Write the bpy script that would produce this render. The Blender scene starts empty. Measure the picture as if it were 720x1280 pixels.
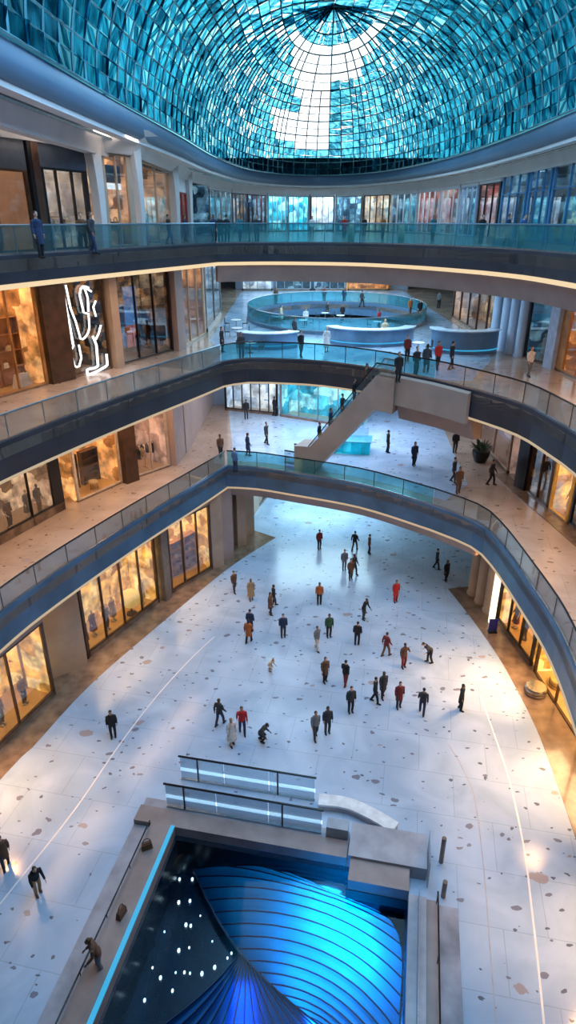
import bpy, bmesh, math, random
from mathutils import Vector, Matrix
from mathutils.geometry import tessellate_polygon
random.seed(7)
PI = math.pi
sc = bpy.context.scene
COL = sc.collection

# ------------------------------------------------------------------ camera
F, HOR, H = 800.0, 275.0, 22.4
TH = math.atan((640 - HOR) / F)
cth, sth = math.cos(TH), math.sin(TH)
cd = bpy.data.cameras.new('camera'); cam = bpy.data.objects.new('camera', cd); COL.objects.link(cam)
cam.location = (0, 0, H); cam.rotation_euler = (PI / 2 - TH, 0, 0)
cd.sensor_fit = 'VERTICAL'; cd.sensor_height = 36; cd.lens = F / 1280 * 36
cd.clip_start = .05; cd.clip_end = 500
sc.camera = cam
sc.view_settings.view_transform = 'Standard'
sc.view_settings.look = 'None'
sc.view_settings.exposure = 0
sc.cycles.transparent_max_bounces = 24
sc.cycles.max_bounces = 7
sc.cycles.sample_clamp_indirect = 4.0

def at(px, py, z):
    """survey helper: the ground point seen at a pixel on the level z"""
    x = px - 360; u = 640 - py
    fw = F * cth + u * sth; up = -F * sth + u * cth
    k = (z - H) / up
    return (x * k, fw * k)
def px_of(x, y, z):
    z -= H; d = y * cth - z * sth; v = y * sth + z * cth
    return (360 + F * x / d, 640 - F * v / d)

# ------------------------------------------------------------------ materials
MATS = {}
def nd(nt, t, **kw):
    n = nt.nodes.new(t)
    for k, v in kw.items():
        if k in n.inputs: n.inputs[k].default_value = v
        else: setattr(n, k, v)
    return n
def mat(name, col, rough=.5, metal=0, em=None, es=0, nscale=None, namt=.15, bump=0, coat=0):
    if name in MATS: return MATS[name]
    m = bpy.data.materials.new(name); m.use_nodes = True; nt = m.node_tree
    b = nt.nodes['Principled BSDF']
    b.inputs['Roughness'].default_value = rough; b.inputs['Metallic'].default_value = metal
    c = tuple(col) + (1,)
    b.inputs['Base Color'].default_value = c
    if coat: b.inputs['Coat Weight'].default_value = coat
    tc = nd(nt, 'ShaderNodeTexCoord')
    nz = nd(nt, 'ShaderNodeTexNoise'); nz.inputs['Scale'].default_value = nscale or 3.0; nz.inputs['Detail'].default_value = 3
    nt.links.new(tc.outputs['Object'], nz.inputs['Vector'])
    rp = nd(nt, 'ShaderNodeValToRGB')
    rp.color_ramp.elements[0].position = .3; rp.color_ramp.elements[1].position = .7
    rp.color_ramp.elements[0].color = tuple(v * (1 - namt) for v in col) + (1,)
    rp.color_ramp.elements[1].color = tuple(min(1, v * (1 + namt)) for v in col) + (1,)
    nt.links.new(nz.outputs['Fac'], rp.inputs['Fac']); nt.links.new(rp.outputs['Color'], b.inputs['Base Color'])
    if bump:
        bp = nd(nt, 'ShaderNodeBump'); bp.inputs['Strength'].default_value = bump
        nt.links.new(nz.outputs['Fac'], bp.inputs['Height']); nt.links.new(bp.outputs['Normal'], b.inputs['Normal'])
    if em is not None:
        b.inputs['Emission Color'].default_value = tuple(em) + (1,); b.inputs['Emission Strength'].default_value = es
    MATS[name] = m; return m
def glass(name, tint, refl=.06, rough=.03, haze=None):
    if name in MATS: return MATS[name]
    m = bpy.data.materials.new(name); m.use_nodes = True; nt = m.node_tree; nt.nodes.clear()
    out = nd(nt, 'ShaderNodeOutputMaterial')
    tr = nd(nt, 'ShaderNodeBsdfTransparent'); tr.inputs['Color'].default_value = tuple(tint) + (1,)
    gl = nd(nt, 'ShaderNodeBsdfGlossy'); gl.inputs['Roughness'].default_value = rough
    lw = nd(nt, 'ShaderNodeLayerWeight'); lw.inputs['Blend'].default_value = .25
    mp = nd(nt, 'ShaderNodeMapRange'); mp.inputs['To Min'].default_value = refl; mp.inputs['To Max'].default_value = .6 if refl > .01 else .3
    nt.links.new(lw.outputs['Fresnel'], mp.inputs['Value'])
    mx = nd(nt, 'ShaderNodeMixShader')
    nt.links.new(mp.outputs['Result'], mx.inputs['Fac']); nt.links.new(tr.outputs[0], mx.inputs[1]); nt.links.new(gl.outputs[0], mx.inputs[2])
    res = mx
    if haze:
        df = nd(nt, 'ShaderNodeBsdfDiffuse'); df.inputs['Color'].default_value = tuple(haze[:3]) + (1,)
        m2 = nd(nt, 'ShaderNodeMixShader'); m2.inputs['Fac'].default_value = haze[3]
        nt.links.new(mx.outputs[0], m2.inputs[1]); nt.links.new(df.outputs[0], m2.inputs[2]); res = m2
    nt.links.new(res.outputs[0], out.inputs['Surface'])
    MATS[name] = m; return m

def floor_mat(name, c_a, c_b, chip, rough=.2, chips=True, tint=None):
    m = bpy.data.materials.new(name); m.use_nodes = True; nt = m.node_tree; L = nt.links
    b = nt.nodes['Principled BSDF']; b.inputs['Roughness'].default_value = rough
    b.inputs['Specular IOR Level'].default_value = .6
    tc = nd(nt, 'ShaderNodeTexCoord')
    n1 = nd(nt, 'ShaderNodeTexNoise'); n1.inputs['Scale'].default_value = .35; n1.inputs['Detail'].default_value = 6; n1.inputs['Distortion'].default_value = 1.2
    L.new(tc.outputs['Object'], n1.inputs['Vector'])
    rp = nd(nt, 'ShaderNodeValToRGB'); rp.color_ramp.elements[0].position = .35; rp.color_ramp.elements[1].position = .65
    rp.color_ramp.elements[0].color = tuple(c_a) + (1,); rp.color_ramp.elements[1].color = tuple(c_b) + (1,)
    L.new(n1.outputs['Fac'], rp.inputs['Fac'])
    cur = rp.outputs['Color']
    # warp
    n2 = nd(nt, 'ShaderNodeTexNoise'); n2.inputs['Scale'].default_value = 2.2; n2.inputs['Detail'].default_value = 3
    L.new(tc.outputs['Object'], n2.inputs['Vector'])
    wa = nd(nt, 'ShaderNodeMixRGB'); wa.blend_type = 'LINEAR_LIGHT'; wa.inputs['Fac'].default_value = .22
    L.new(tc.outputs['Object'], wa.inputs['Color1']); L.new(n2.outputs['Color'], wa.inputs['Color2'])
    # slab joints
    br = nd(nt, 'ShaderNodeTexBrick'); br.inputs['Scale'].default_value = 1; br.inputs['Mortar Size'].default_value = .018
    br.inputs['Brick Width'].default_value = 3.0; br.inputs['Row Height'].default_value = 2.2
    br.inputs['Color1'].default_value = (1, 1, 1, 1); br.inputs['Color2'].default_value = (.93, .94, .96, 1); br.inputs['Mortar'].default_value = (.72, .72, .74, 1)
    mpn = nd(nt, 'ShaderNodeMapping'); mpn.inputs['Rotation'].default_value = (0, 0, .2)
    L.new(tc.outputs['Object'], mpn.inputs['Vector']); L.new(mpn.outputs[0], br.inputs['Vector'])
    mu = nd(nt, 'ShaderNodeMixRGB'); mu.blend_type = 'MULTIPLY'; mu.inputs['Fac'].default_value = .75
    L.new(cur, mu.inputs['Color1']); L.new(br.outputs['Color'], mu.inputs['Color2']); cur = mu.outputs['Color']
    if chips:
        for scl, thr, rad, cc, rot in ((.9, .66, .10, chip, .3), (1.9, .80, .12, tuple(v * .45 for v in chip), 1.1), (.5, .9, .11, (.32, .25, .24), 2.1)):
            mp2 = nd(nt, 'ShaderNodeMapping'); mp2.inputs['Rotation'].default_value = (0, 0, rot); mp2.inputs['Scale'].default_value = (1, 1.5, 1); mp2.inputs['Location'].default_value = (scl * 7, rot, 0)
            L.new(wa.outputs['Color'], mp2.inputs['Vector'])
            v = nd(nt, 'ShaderNodeTexVoronoi'); v.voronoi_dimensions = '2D'; v.inputs['Scale'].default_value = scl
            L.new(mp2.outputs[0], v.inputs['Vector'])
            sx = nd(nt, 'ShaderNodeSeparateColor'); L.new(v.outputs['Color'], sx.inputs['Color'])
            g = nd(nt, 'ShaderNodeMath'); g.operation = 'GREATER_THAN'; g.inputs[1].default_value = thr; L.new(sx.outputs['Red'], g.inputs[0])
            r = nd(nt, 'ShaderNodeMath'); r.operation = 'MULTIPLY'; r.inputs[1].default_value = rad * 1.6; L.new(sx.outputs['Green'], r.inputs[0])
            l = nd(nt, 'ShaderNodeMath'); l.operation = 'LESS_THAN'; L.new(v.outputs['Distance'], l.inputs[0]); L.new(r.outputs[0], l.inputs[1])
            a = nd(nt, 'ShaderNodeMath'); a.operation = 'MULTIPLY'; L.new(g.outputs[0], a.inputs[0]); L.new(l.outputs[0], a.inputs[1])
            a2 = nd(nt, 'ShaderNodeMath'); a2.operation = 'MULTIPLY'; a2.inputs[1].default_value = .8; L.new(a.outputs[0], a2.inputs[0])
            mx = nd(nt, 'ShaderNodeMixRGB'); mx.inputs['Color2'].default_value = tuple(cc) + (1,)
            L.new(a2.outputs[0], mx.inputs['Fac']); L.new(cur, mx.inputs['Color1']); cur = mx.outputs['Color']
    L.new(cur, b.inputs['Base Color'])
    rr = nd(nt, 'ShaderNodeMapRange'); rr.inputs['To Min'].default_value = rough * .6; rr.inputs['To Max'].default_value = rough * 1.6
    L.new(n1.outputs['Fac'], rr.inputs['Value']); L.new(rr.outputs[0], b.inputs['Roughness'])
    MATS[name] = m; return m

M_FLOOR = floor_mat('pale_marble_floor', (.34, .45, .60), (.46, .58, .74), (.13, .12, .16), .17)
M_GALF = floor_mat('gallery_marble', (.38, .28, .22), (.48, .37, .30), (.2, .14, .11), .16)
M_BORDER = mat('brown_stone_border', (.20, .135, .095), .18, nscale=1.5, namt=.35, coat=.3)
M_FASCIA = mat('slate_metal_fascia', (.04, .042, .055), .4, .2, nscale=.6, namt=.25)
M_FASCIAB = mat('blue_grey_fascia', (.07, .14, .23), .3, .3, nscale=.6, namt=.3)
M_SOFFIT = mat('mauve_plaster_soffit', (.36, .27, .24), .6, nscale=.8, namt=.1)
M_STRIP = mat('warm_led_strip', (.35, .24, .14), .5, em=(1, .70, .38), es=.8, namt=.03)
M_STRIPD = mat('tan_lit_strip', (.35, .24, .14), .5, em=(1, .72, .44), es=.42, namt=.03)
M_STRIPW = mat('white_led_strip', (1, 1, 1), .5, em=(.7, .92, 1), es=1.8, namt=.02)
M_CYANL = mat('cyan_led_strip', (.02, .15, .25), .5, em=(.03, .36, .62), es=.9, namt=.02)
M_RING = mat('blue_white_ring', (.10, .185, .30), .4, nscale=.3, namt=.08)
M_WHITE = mat('white_plaster', (.74, .74, .77), .5, nscale=.5, namt=.06)
M_BLUEW = mat('pale_blue_panel', (.35, .48, .66), .4, nscale=.5, namt=.1)
M_TAN = mat('tan_stone', (.42, .31, .23), .35, nscale=.9, namt=.12)
M_MAUVE = mat('mauve_stone', (.36, .27, .25), .4, nscale=.9, namt=.12)
M_DARK = mat('black_metal', (.012, .012, .015), .3, .2, nscale=4)
M_DBROWN = mat('dark_walnut', (.06, .03, .018), .35, nscale=2, namt=.4)
M_WOOD = mat('orange_wood', (.42, .2, .07), .4, nscale=1.4, namt=.3)
M_STEEL = mat('brushed_steel', (.45, .47, .5), .25, .9, nscale=6, namt=.1)
M_RAIL = mat('dark_handrail', (.025, .02, .02), .25, .4, nscale=5)
M_RIB = mat('pale_teal_rib', (.15, .42, .50), .3, .3, nscale=1.0, namt=.35)
M_GLASSB = glass('balustrade_glass', (.66, .84, .88), .06, .04, (.2, .4, .46, .07))
M_GLASSR = glass('clear_balustrade_glass', (.80, .86, .88), .06, .04, (.45, .45, .45, .06))
M_GLASST = glass('teal_balustrade_glass', (.52, .82, .86), .06, .05, (.10, .42, .48, .13))
M_GLASSS = glass('shop_glass', (.93, .93, .92), .04, .02)
M_GLASSP = glass('frosted_screen_glass', (.84, .93, 1), .03, .08, (.7, .86, 1, .22))

# ------------------------------------------------------------------ mesh helpers
class MB:
    def __init__(s): s.v = []; s.f = []
    def add(s, vs, fs):
        o = len(s.v); s.v += [tuple(p) for p in vs]; s.f += [tuple(i + o for i in q) for q in fs]; return s
    def box(s, c, d, rz=0, lean=(0, 0)):
        cx, cy, cz = c; dx, dy, dz = (q / 2 for q in d); ca, sa = math.cos(rz), math.sin(rz); vs = []
        for z in (-dz, dz):
            for x, y in ((-dx, -dy), (dx, -dy), (dx, dy), (-dx, dy)):
                k = (z + dz) / (2 * dz) if dz else 0
                xx = x + lean[0] * k; yy = y + lean[1] * k
                vs.append((cx + xx * ca - yy * sa, cy + xx * sa + yy * ca, cz + z))
        return s.add(vs, [(0, 3, 2, 1), (4, 5, 6, 7), (0, 1, 5, 4), (1, 2, 6, 5), (2, 3, 7, 6), (3, 0, 4, 7)])
    def wall(s, a, b, z0, z1, t, off=0):
        """box along plan segment a-b, thickness t, shifted off along the left normal"""
        ax, ay = a; bx, by = b; L = math.hypot(bx - ax, by - ay) or 1e-6
        nx, ny = -(by - ay) / L, (bx - ax) / L
        o0, o1 = off - t / 2, off + t / 2; vs = []
        for z in (z0, z1):
            for (x, y), o in ((a, o0), (b, o0), (b, o1), (a, o1)):
                vs.append((x + nx * o, y + ny * o, z))
        return s.add(vs, [(0, 3, 2, 1), (4, 5, 6, 7), (0, 1, 5, 4), (1, 2, 6, 5), (2, 3, 7, 6), (3, 0, 4, 7)])
    def tube(s, pts, r, n=8, caps=True):
        pts = [Vector(p) for p in pts]; N = len(pts)
        rs = r if isinstance(r, (list, tuple)) else [r] * N
        o = len(s.v); up = None
        for i, p in enumerate(pts):
            t = (pts[min(i + 1, N - 1)] - pts[max(i - 1, 0)]).normalized()
            if up is None: up = Vector((0, 0, 1)) if abs(t.z) < .9 else Vector((0, 1, 0))
            a = t.cross(up).normalized(); up = a.cross(t).normalized()
            for k in range(n):
                q = 2 * PI * k / n
                s.v.append(tuple(p + (a * math.cos(q) + up * math.sin(q)) * rs[i]))
        for i in range(N - 1):
            for k in range(n):
                s.f.append((o + i * n + k, o + i * n + (k + 1) % n, o + (i + 1) * n + (k + 1) % n, o + (i + 1) * n + k))
        if caps:
            s.f.append(tuple(o + k for k in reversed(range(n)))); s.f.append(tuple(o + (N - 1) * n + k for k in range(n)))
        return s
    def lathe(s, prof, c=(0, 0, 0), n=16, sx=1, sy=1, rz=0):
        o = len(s.v); ca, sa = math.cos(rz), math.sin(rz)
        for r, z in prof:
            for k in range(n):
                q = 2 * PI * k / n; x, y = r * math.cos(q) * sx, r * math.sin(q) * sy
                s.v.append((c[0] + x * ca - y * sa, c[1] + x * sa + y * ca, c[2] + z))
        for i in range(len(prof) - 1):
            for k in range(n):
                s.f.append((o + i * n + k, o + i * n + (k + 1) % n, o + (i + 1) * n + (k + 1) % n, o + (i + 1) * n + k))
        s.f.append(tuple(o + k for k in reversed(range(n)))); s.f.append(tuple(o + (len(prof) - 1) * n + k for k in range(n)))
        return s
    def ball(s, c, r, n=10, m=7):
        rx, ry, rz = r if isinstance(r, (list, tuple)) else (r, r, r)
        o = len(s.v)
        for i in range(m + 1):
            ph = -PI / 2 + PI * (i + .02) / (m + .04)
            for k in range(n):
                q = 2 * PI * k / n
                s.v.append((c[0] + rx * math.cos(ph) * math.cos(q), c[1] + ry * math.cos(ph) * math.sin(q), c[2] + rz * math.sin(ph)))
        for i in range(m):
            for k in range(n):
                s.f.append((o + i * n + k, o + i * n + (k + 1) % n, o + (i + 1) * n + (k + 1) % n, o + (i + 1) * n + k))
        s.f.append(tuple(o + k for k in reversed(range(n)))); s.f.append(tuple(o + m * n + k for k in range(n)))
        return s
    def sweep(s, path, prof, closed_prof=True, caps=True):
        """path: plan points; prof: (offset along left normal, z)"""
        N = len(path); o = len(s.v); P = len(prof)
        for i in range(N):
            a = path[max(i - 1, 0)]; b = path[min(i + 1, N - 1)]; p = path[i]
            def nrm(u, v):
                l = math.hypot(v[0] - u[0], v[1] - u[1]) or 1e-6
                return (-(v[1] - u[1]) / l, (v[0] - u[0]) / l)
            n1 = nrm(a, p) if i > 0 else nrm(p, b); n2 = nrm(p, b) if i < N - 1 else n1
            mx, my = n1[0] + n2[0], n1[1] + n2[1]; l = math.hypot(mx, my) or 1; mx /= l; my /= l
            k = 1 / max(.45, mx * n1[0] + my * n1[1])
            for off, z in prof: s.v.append((p[0] + mx * off * k, p[1] + my * off * k, z))
        R = P if closed_prof else P - 1
        for i in range(N - 1):
            for k in range(R):
                s.f.append((o + i * P + k, o + i * P + (k + 1) % P, o + (i + 1) * P + (k + 1) % P, o + (i + 1) * P + k))
        if closed_prof and caps:
            s.f.append(tuple(o + k for k in range(P))); s.f.append(tuple(o + (N - 1) * P + k for k in reversed(range(P))))
        return s
    def slab(s, outer, z0, z1, hole=None):
        loops = [[Vector((x, y, 0)) for x, y in outer]]
        if hole: loops.append([Vector((x, y, 0)) for x, y in hole])
        flat = [p for l in loops for p in l]; tri = tessellate_polygon(loops)
        n = len(flat)
        s.add([(p.x, p.y, z1) for p in flat] + [(p.x, p.y, z0) for p in flat],
              [t for t in tri] + [tuple(i + n for i in reversed(t)) for t in tri])
        o = len(s.v) - 2 * n; st = 0
        for l in loops:
            m = len(l)
            for i in range(m):
                a, b = st + i, st + (i + 1) % m
                s.f.append((o + a, o + b, o + n + b, o + n + a))
            st += m
        return s
    def build(s, name, m, parent=None, smooth=False, fix=True):
        me = bpy.data.meshes.new(name); me.from_pydata(s.v, [], s.f)
        if fix:
            bm = bmesh.new(); bm.from_mesh(me); bmesh.ops.recalc_face_normals(bm, faces=bm.faces); bm.to_mesh(me); bm.free()
        if smooth:
            me.polygons.foreach_set('use_smooth', [True] * len(me.polygons))
            if hasattr(me, 'set_sharp_from_angle'): me.set_sharp_from_angle(angle=.7)
        me.materials.append(m)
        o = bpy.data.objects.new(name, me); COL.objects.link(o)
        if parent is not None:
            o.parent = parent
            if parent.type == 'EMPTY' or True:
                o.matrix_parent_inverse = WORLD(parent).inverted()
        return o
def WORLD(o):
    m = Matrix.LocRotScale(o.location, o.rotation_euler, o.scale)
    if o.parent is not None: m = WORLD(o.parent) @ o.matrix_parent_inverse @ m
    return m
def thing(name, label, cat, loc=(0, 0, 0), rz=0, group=None):
    o = bpy.data.objects.new(name, None); COL.objects.link(o); o.location = loc; o.rotation_euler = (0, 0, rz)
    o.empty_display_size = .2
    return tag(o, label, cat, group)
def tag(o, label, cat, group=None):
    o['label'] = label; o['category'] = cat
    if group: o['group'] = group
    return o
def struct(o, label=None):
    o['kind'] = 'structure'
    if label: o['label'] = label
    return o
def dup(root, loc, rz=0, label=None, group=None):
    r = root.copy(); COL.objects.link(r); r.location = loc; r.rotation_euler = (0, 0, rz)
    if label: r['label'] = label
    if group: r['group'] = group
    for ch in list(root.children):
        c = ch.copy(); COL.objects.link(c); c.parent = r
        for g in ch.children:
            d = g.copy(); COL.objects.link(d); d.parent = c
    return r
def crom(pts, step=.9):
    out = []; P = [pts[0]] + list(pts) + [pts[-1]]
    for i in range(1, len(P) - 2):
        p0, p1, p2, p3 = P[i - 1], P[i], P[i + 1], P[i + 2]
        n = max(1, int(math.hypot(p2[0] - p1[0], p2[1] - p1[1]) / step))
        for k in range(n):
            t = k / n
            out.append(tuple(.5 * (2 * p1[j] + (p2[j] - p0[j]) * t + (2 * p0[j] - 5 * p1[j] + 4 * p2[j] - p3[j]) * t * t + (3 * p1[j] - p0[j] - 3 * p2[j] + p3[j]) * t ** 3) for j in range(len(p1))))
    out.append(tuple(pts[-1])); return out
def arclen(path):
    L = [0]
    for a, b in zip(path, path[1:]): L.append(L[-1] + math.hypot(b[0] - a[0], b[1] - a[1]))
    return L
def at_len(path, L, s):
    s = max(0, min(s, L[-1]))
    for i in range(len(L) - 1):
        if s <= L[i + 1] + 1e-9:
            t = (s - L[i]) / max(1e-9, L[i + 1] - L[i])
            return (path[i][0] + (path[i + 1][0] - path[i][0]) * t, path[i][1] + (path[i + 1][1] - path[i][1]) * t)
    return path[-1]
def sub(path, L, s0, s1):
    r = [at_len(path, L, s0)] + [p for p, l in zip(path, L) if s0 + .05 < l < s1 - .05] + [at_len(path, L, s1)]
    return r
def offset(path, d):
    m = MB().sweep(path, [(d, 0)], closed_prof=False); return [(v[0], v[1]) for v in m.v]
def station(px, line, z):
    """walk a storefront line to the place that bears on a pixel column"""
    best = None
    for a, b in zip(line, line[1:]):
        for k in range(41):
            t = k / 40; x, y = a[0] + (b[0] - a[0]) * t, a[1] + (b[1] - a[1]) * t
            d = abs(px_of(x, y, z)[0] - px)
            if best is None or d < best[0]: best = (d, (x, y))
    return best[1]

# ------------------------------------------------------------------ plan curves of the atrium edge
CORNER = (-4.15, 40.8)
EL = crom([(-15.6, 2), (-14.9, 9), (-13.7, 16), (-12.3, 22.3), (-11.05, 26), (-8.45, 31.9), (-5.7, 37.5), CORNER])
EF = {1: crom([CORNER, (-2.2, 40.5), (0, 39.6), (4.6, 37.4), (8.4, 34.2)]),
      2: crom([CORNER, (-2.6, 41.9), (0, 41.6), (2.1, 41.0), (5, 39.1), (8.2, 35.9)]),
      3: crom([CORNER, (-1.5, 41.4), (1.5, 41.1), (4.5, 40.0), (7.4, 37.2), (9.6, 33.8)])}
ER = {1: crom([(8.4, 34.2), (10.3, 32.0), (10.85, 29.8), (11.0, 25.5), (10.95, 21.6), (10.3, 17.3), (9.2, 12), (8.6, 2)]),
      2: crom([(8.2, 35.9), (9.8, 33.6), (11.4, 30.6), (11.9, 27.6), (12.1, 25), (12.1, 18), (11.5, 10), (11, 2)]),
      3: crom([(9.6, 33.8), (10.7, 31), (11.3, 27.2), (11.6, 23), (11.6, 16), (11.3, 8), (11, 2)])}
ZF = {1: 7.0, 2: 14.0, 3: 21.0}
TOP = {1: 7.2, 2: 14.2, 3: 21.15}
BOT = {1: 5.62, 2: 12.62, 3: 19.95}
# storefront lines (near -> far on the left, far -> near on the right)
SL = {1: [(-20.5, 14), (-17.6, 23), (-15.05, 29.7), (-12.8, 34.7), (-10.8, 38.1), (-7.6, 41.9), (-7.3, 57)],
      2: [(-21, 14), (-18.4, 24), (-15.1, 33), (-12.7, 36.8), (-11.1, 39.6), (-8.1, 45.4), (-6.6, 49), (-6.6, 89)],
      3: [(-19.5, 14), (-16.3, 24.3), (-13, 31.2), (-8.9, 41.2), (-8.8, 62)]}
SR = {1: [(14.4, 57), (14.6, 38.5), (15.5, 32), (16.2, 26), (16.2, 12)],
      2: [(15.6, 89), (15.2, 46), (16.0, 41.6), (16.9, 37.8), (17.2, 12)],
      3: [(17.0, 62), (17.3, 47), (17.3, 38), (17.2, 12)]}
RING = crom([(-9.6, -7), (-9.2, 12), (-8.8, 24), (-8.25, 36), (-7.4, 50), (-6.6, 66), (-4.6, 81), (-.8, 90), (3.6, 93), (8.2, 90.5), (12.2, 82), (14.9, 66), (15.4, 50), (14.9, 37), (14.5, 24), (14.3, 12), (14.2, -7)], 1.6)

# ------------------------------------------------------------------ ground floor, pool opening
pu = Vector((math.cos(-.2), math.sin(-.2))); pv = Vector((-.195, -.981))
P0 = Vector((-4.5, 17.95))
def pool(u, v): q = P0 + pu * u + pv * v; return (q.x, q.y)
PW, PL = 9.2, 13.5
hole = [pool(0, 0), pool(PW, 0), pool(PW, PL), pool(0, PL)]
fl = MB().slab([(-24, -9), (26, -9), (26, 66), (-24, 66)], -.3, 0, hole)
floor = struct(fl.build('floor', M_FLOOR))
inl = mat('pale_inlay_line', (.80, .78, .76), .25, namt=.05)
def inlay(pts, w, m=inl):
    MB().sweep(crom([at(*p, 0) for p in pts]), [(-w / 2, .002), (w / 2, .002), (w / 2, .006), (-w / 2, .006)]).build('inlay_line', m, floor)
inlay([(600, 868), (622, 930), (638, 980), (655, 1060), (664, 1130), (672, 1200), (680, 1280)], .07)
inlay([(268, 796), (240, 822), (196, 870), (150, 930), (95, 1010), (40, 1080), (0, 1130)], .06)
inlay([(560, 930), (590, 985), (604, 1080), (612, 1180), (620, 1280)], .04, mat('grey_inlay_line', (.36, .36, .42), .3))
# brown border in front of the ground-floor shops
gl_b = crom([(-16.5, 2), (-15.4, 10)] + [at(*p, 0) for p in ((0, 975), (40, 935), (109, 860), (184, 794), (285, 711), (345, 672))])
gr_b = crom([at(*p, 0) for p in ((560, 736), (590, 774), (621, 818), (640, 851), (670, 910), (698, 985))] + [(11.0, 13), (10.6, 2)])
for nm, pth in (('left', gl_b), ('right', gr_b)):
    o = MB().sweep(pth, [(0, .004), (9, .004), (9, .012), (0, .012)]).build('floor_border_' + nm, M_BORDER); struct(o)

# ------------------------------------------------------------------ gallery decks, fascias, balustrades
void = [(4.5 + 8.2 * math.cos(2 * PI * k / 48), 63 + 10.5 * math.sin(2 * PI * k / 48)) for k in range(48)]
decks = {}
for k in (1, 2, 3):
    edge = EL + EF[k][1:] + ER[k][1:]
    z = ZF[k]
    far = {1: 58, 2: 92, 3: 98}[k]
    outer = edge + [(24, 2), (24, far), (-24, far), (-24, 2)]
    s_ = MB().slab(outer, z - .45, z, void if k == 2 else None)
    mt = M_GALF if k != 1 else M_GALF
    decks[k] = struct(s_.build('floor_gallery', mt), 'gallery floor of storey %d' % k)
# bluish-white stone field on the bridge plaza of the first gallery and second gallery
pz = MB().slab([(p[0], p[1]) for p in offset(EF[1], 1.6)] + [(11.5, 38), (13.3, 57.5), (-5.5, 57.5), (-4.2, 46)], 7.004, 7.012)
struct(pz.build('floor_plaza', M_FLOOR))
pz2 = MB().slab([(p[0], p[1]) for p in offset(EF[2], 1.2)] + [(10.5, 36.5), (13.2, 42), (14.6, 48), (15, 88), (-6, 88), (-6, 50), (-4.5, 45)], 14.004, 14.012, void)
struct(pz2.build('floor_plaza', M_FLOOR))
tn = 0
for k in (1, 2, 3):
    edge = EL + EF[k][1:] + ER[k][1:]
    b, t = BOT[k], TOP[k]
    tn += 1
    mf = {1: M_FASCIAB, 2: M_FASCIA, 3: M_FASCIA}[k]
    struct(MB().sweep(edge, [(0, b), (0, t), (.25, t), (.25, b + .05), (.12, b)]).build('trim_%d' % tn, mf, smooth=False))
    tn += 1
    wv = .17 if k == 3 else .09
    struct(MB().sweep(edge, [(-.05, b - .02), (-.05, b + wv), (.03, b + wv), (.03, b - .02)]).build('trim_%d' % tn, M_STRIP if k == 3 else M_STRIPD))
    # lower set-back bulkhead on the far and right sides
    tn += 1
    lowp = EF[k] + ER[k][1:]
    if k == 1: lowp = EF[1] + ER[1][1:4]
    if k == 2: lowp = [p for p in lowp if 478 < px_of(p[0], p[1], 12.5)[0] < 604]
    dz = {1: .75, 2: 1.3, 3: 1.0}[k]
    struct(MB().sweep(lowp, [(.1, b - .02), (.55, b - dz), (1.1, b - dz), (1.1, b - .02)]).build('trim_%d' % tn, M_SOFFIT))

def balustrade(path, z, label, gm, rail=M_RAIL, pw=2.1, hgt=1.08, group=None, post=True, inset=.12):
    path = offset(path, inset); L = arclen(path); n = max(1, round(L[-1] / pw)); d = L[-1] / n
    mid = at_len(path, L, L[-1] / 2)
    t = thing('glass_balustrade', label, 'railing', (mid[0], mid[1], z), 0, group)
    for i in range(n):
        p = sub(path, L, i * d + .025, (i + 1) * d - .025)
        MB().sweep(p, [(-.012, z + .04), (-.012, z + hgt - .05), (.012, z + hgt - .05), (.012, z + .04)]).build('glass_panel', gm, t)
        if post and i:
            x, y = at_len(path, L, i * d)
            MB().tube([(x, y, z), (x, y, z + hgt - .03)], .022, 8).build('post', rail, t)
    MB().sweep(path, [(-.035, z + hgt - .05), (-.04, z + hgt), (0, z + hgt + .025), (.04, z + hgt), (.035, z + hgt - .05)]).build('handrail', rail, t)
    MB().sweep(path, [(-.04, z), (-.04, z + .07), (.04, z + .07), (.04, z)]).build('base_channel', M_STEEL, t)
    return t
nm = {1: 'first', 2: 'second', 3: 'top'}
M_RAILB = mat('blue_steel_handrail', (.16, .28, .36), .3, .6, nscale=5)
for k in (1, 2, 3):
    balustrade(EL, TOP[k], 'straight glass balustrade along left edge of the %s gallery' % nm[k], M_GLASSR if k != 3 else M_GLASSB, M_RAIL if k == 1 else M_RAILB)
    balustrade(EF[k], TOP[k], 'teal glass balustrade across the far edge of the %s gallery' % nm[k], M_GLASST, M_RAILB if k == 3 else M_RAIL)
    balustrade(ER[k], TOP[k], 'curved glass balustrade along right edge of the %s gallery' % nm[k], M_GLASSR if k != 3 else M_GLASST, M_RAIL if k != 3 else M_RAILB)
# oval opening on second gallery
vo = [(x, y) for x, y in reversed(void)] + [void[-1]]
tn += 1
struct(MB().sweep(vo, [(0, 12.9), (0, 14.25), (.2, 14.25), (.2, 12.9)]).build('trim_%d' % tn, mat('steel_blue_fascia', (.10, .19, .30), .35, .2)))
balustrade(vo, 14.25, 'oval glass balustrade round the second opening in the second gallery', M_GLASST, M_STEEL, 2.6)

vin = [(4.5 + 8.1 * math.cos(2 * PI * k / 48), 63 + 10.4 * math.sin(2 * PI * k / 48)) for k in range(48)]
struct(MB().slab(vin, 12.3, 12.6).build('floor_lounge', M_FLOOR), 'sunken lounge floor inside the oval opening')
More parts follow.
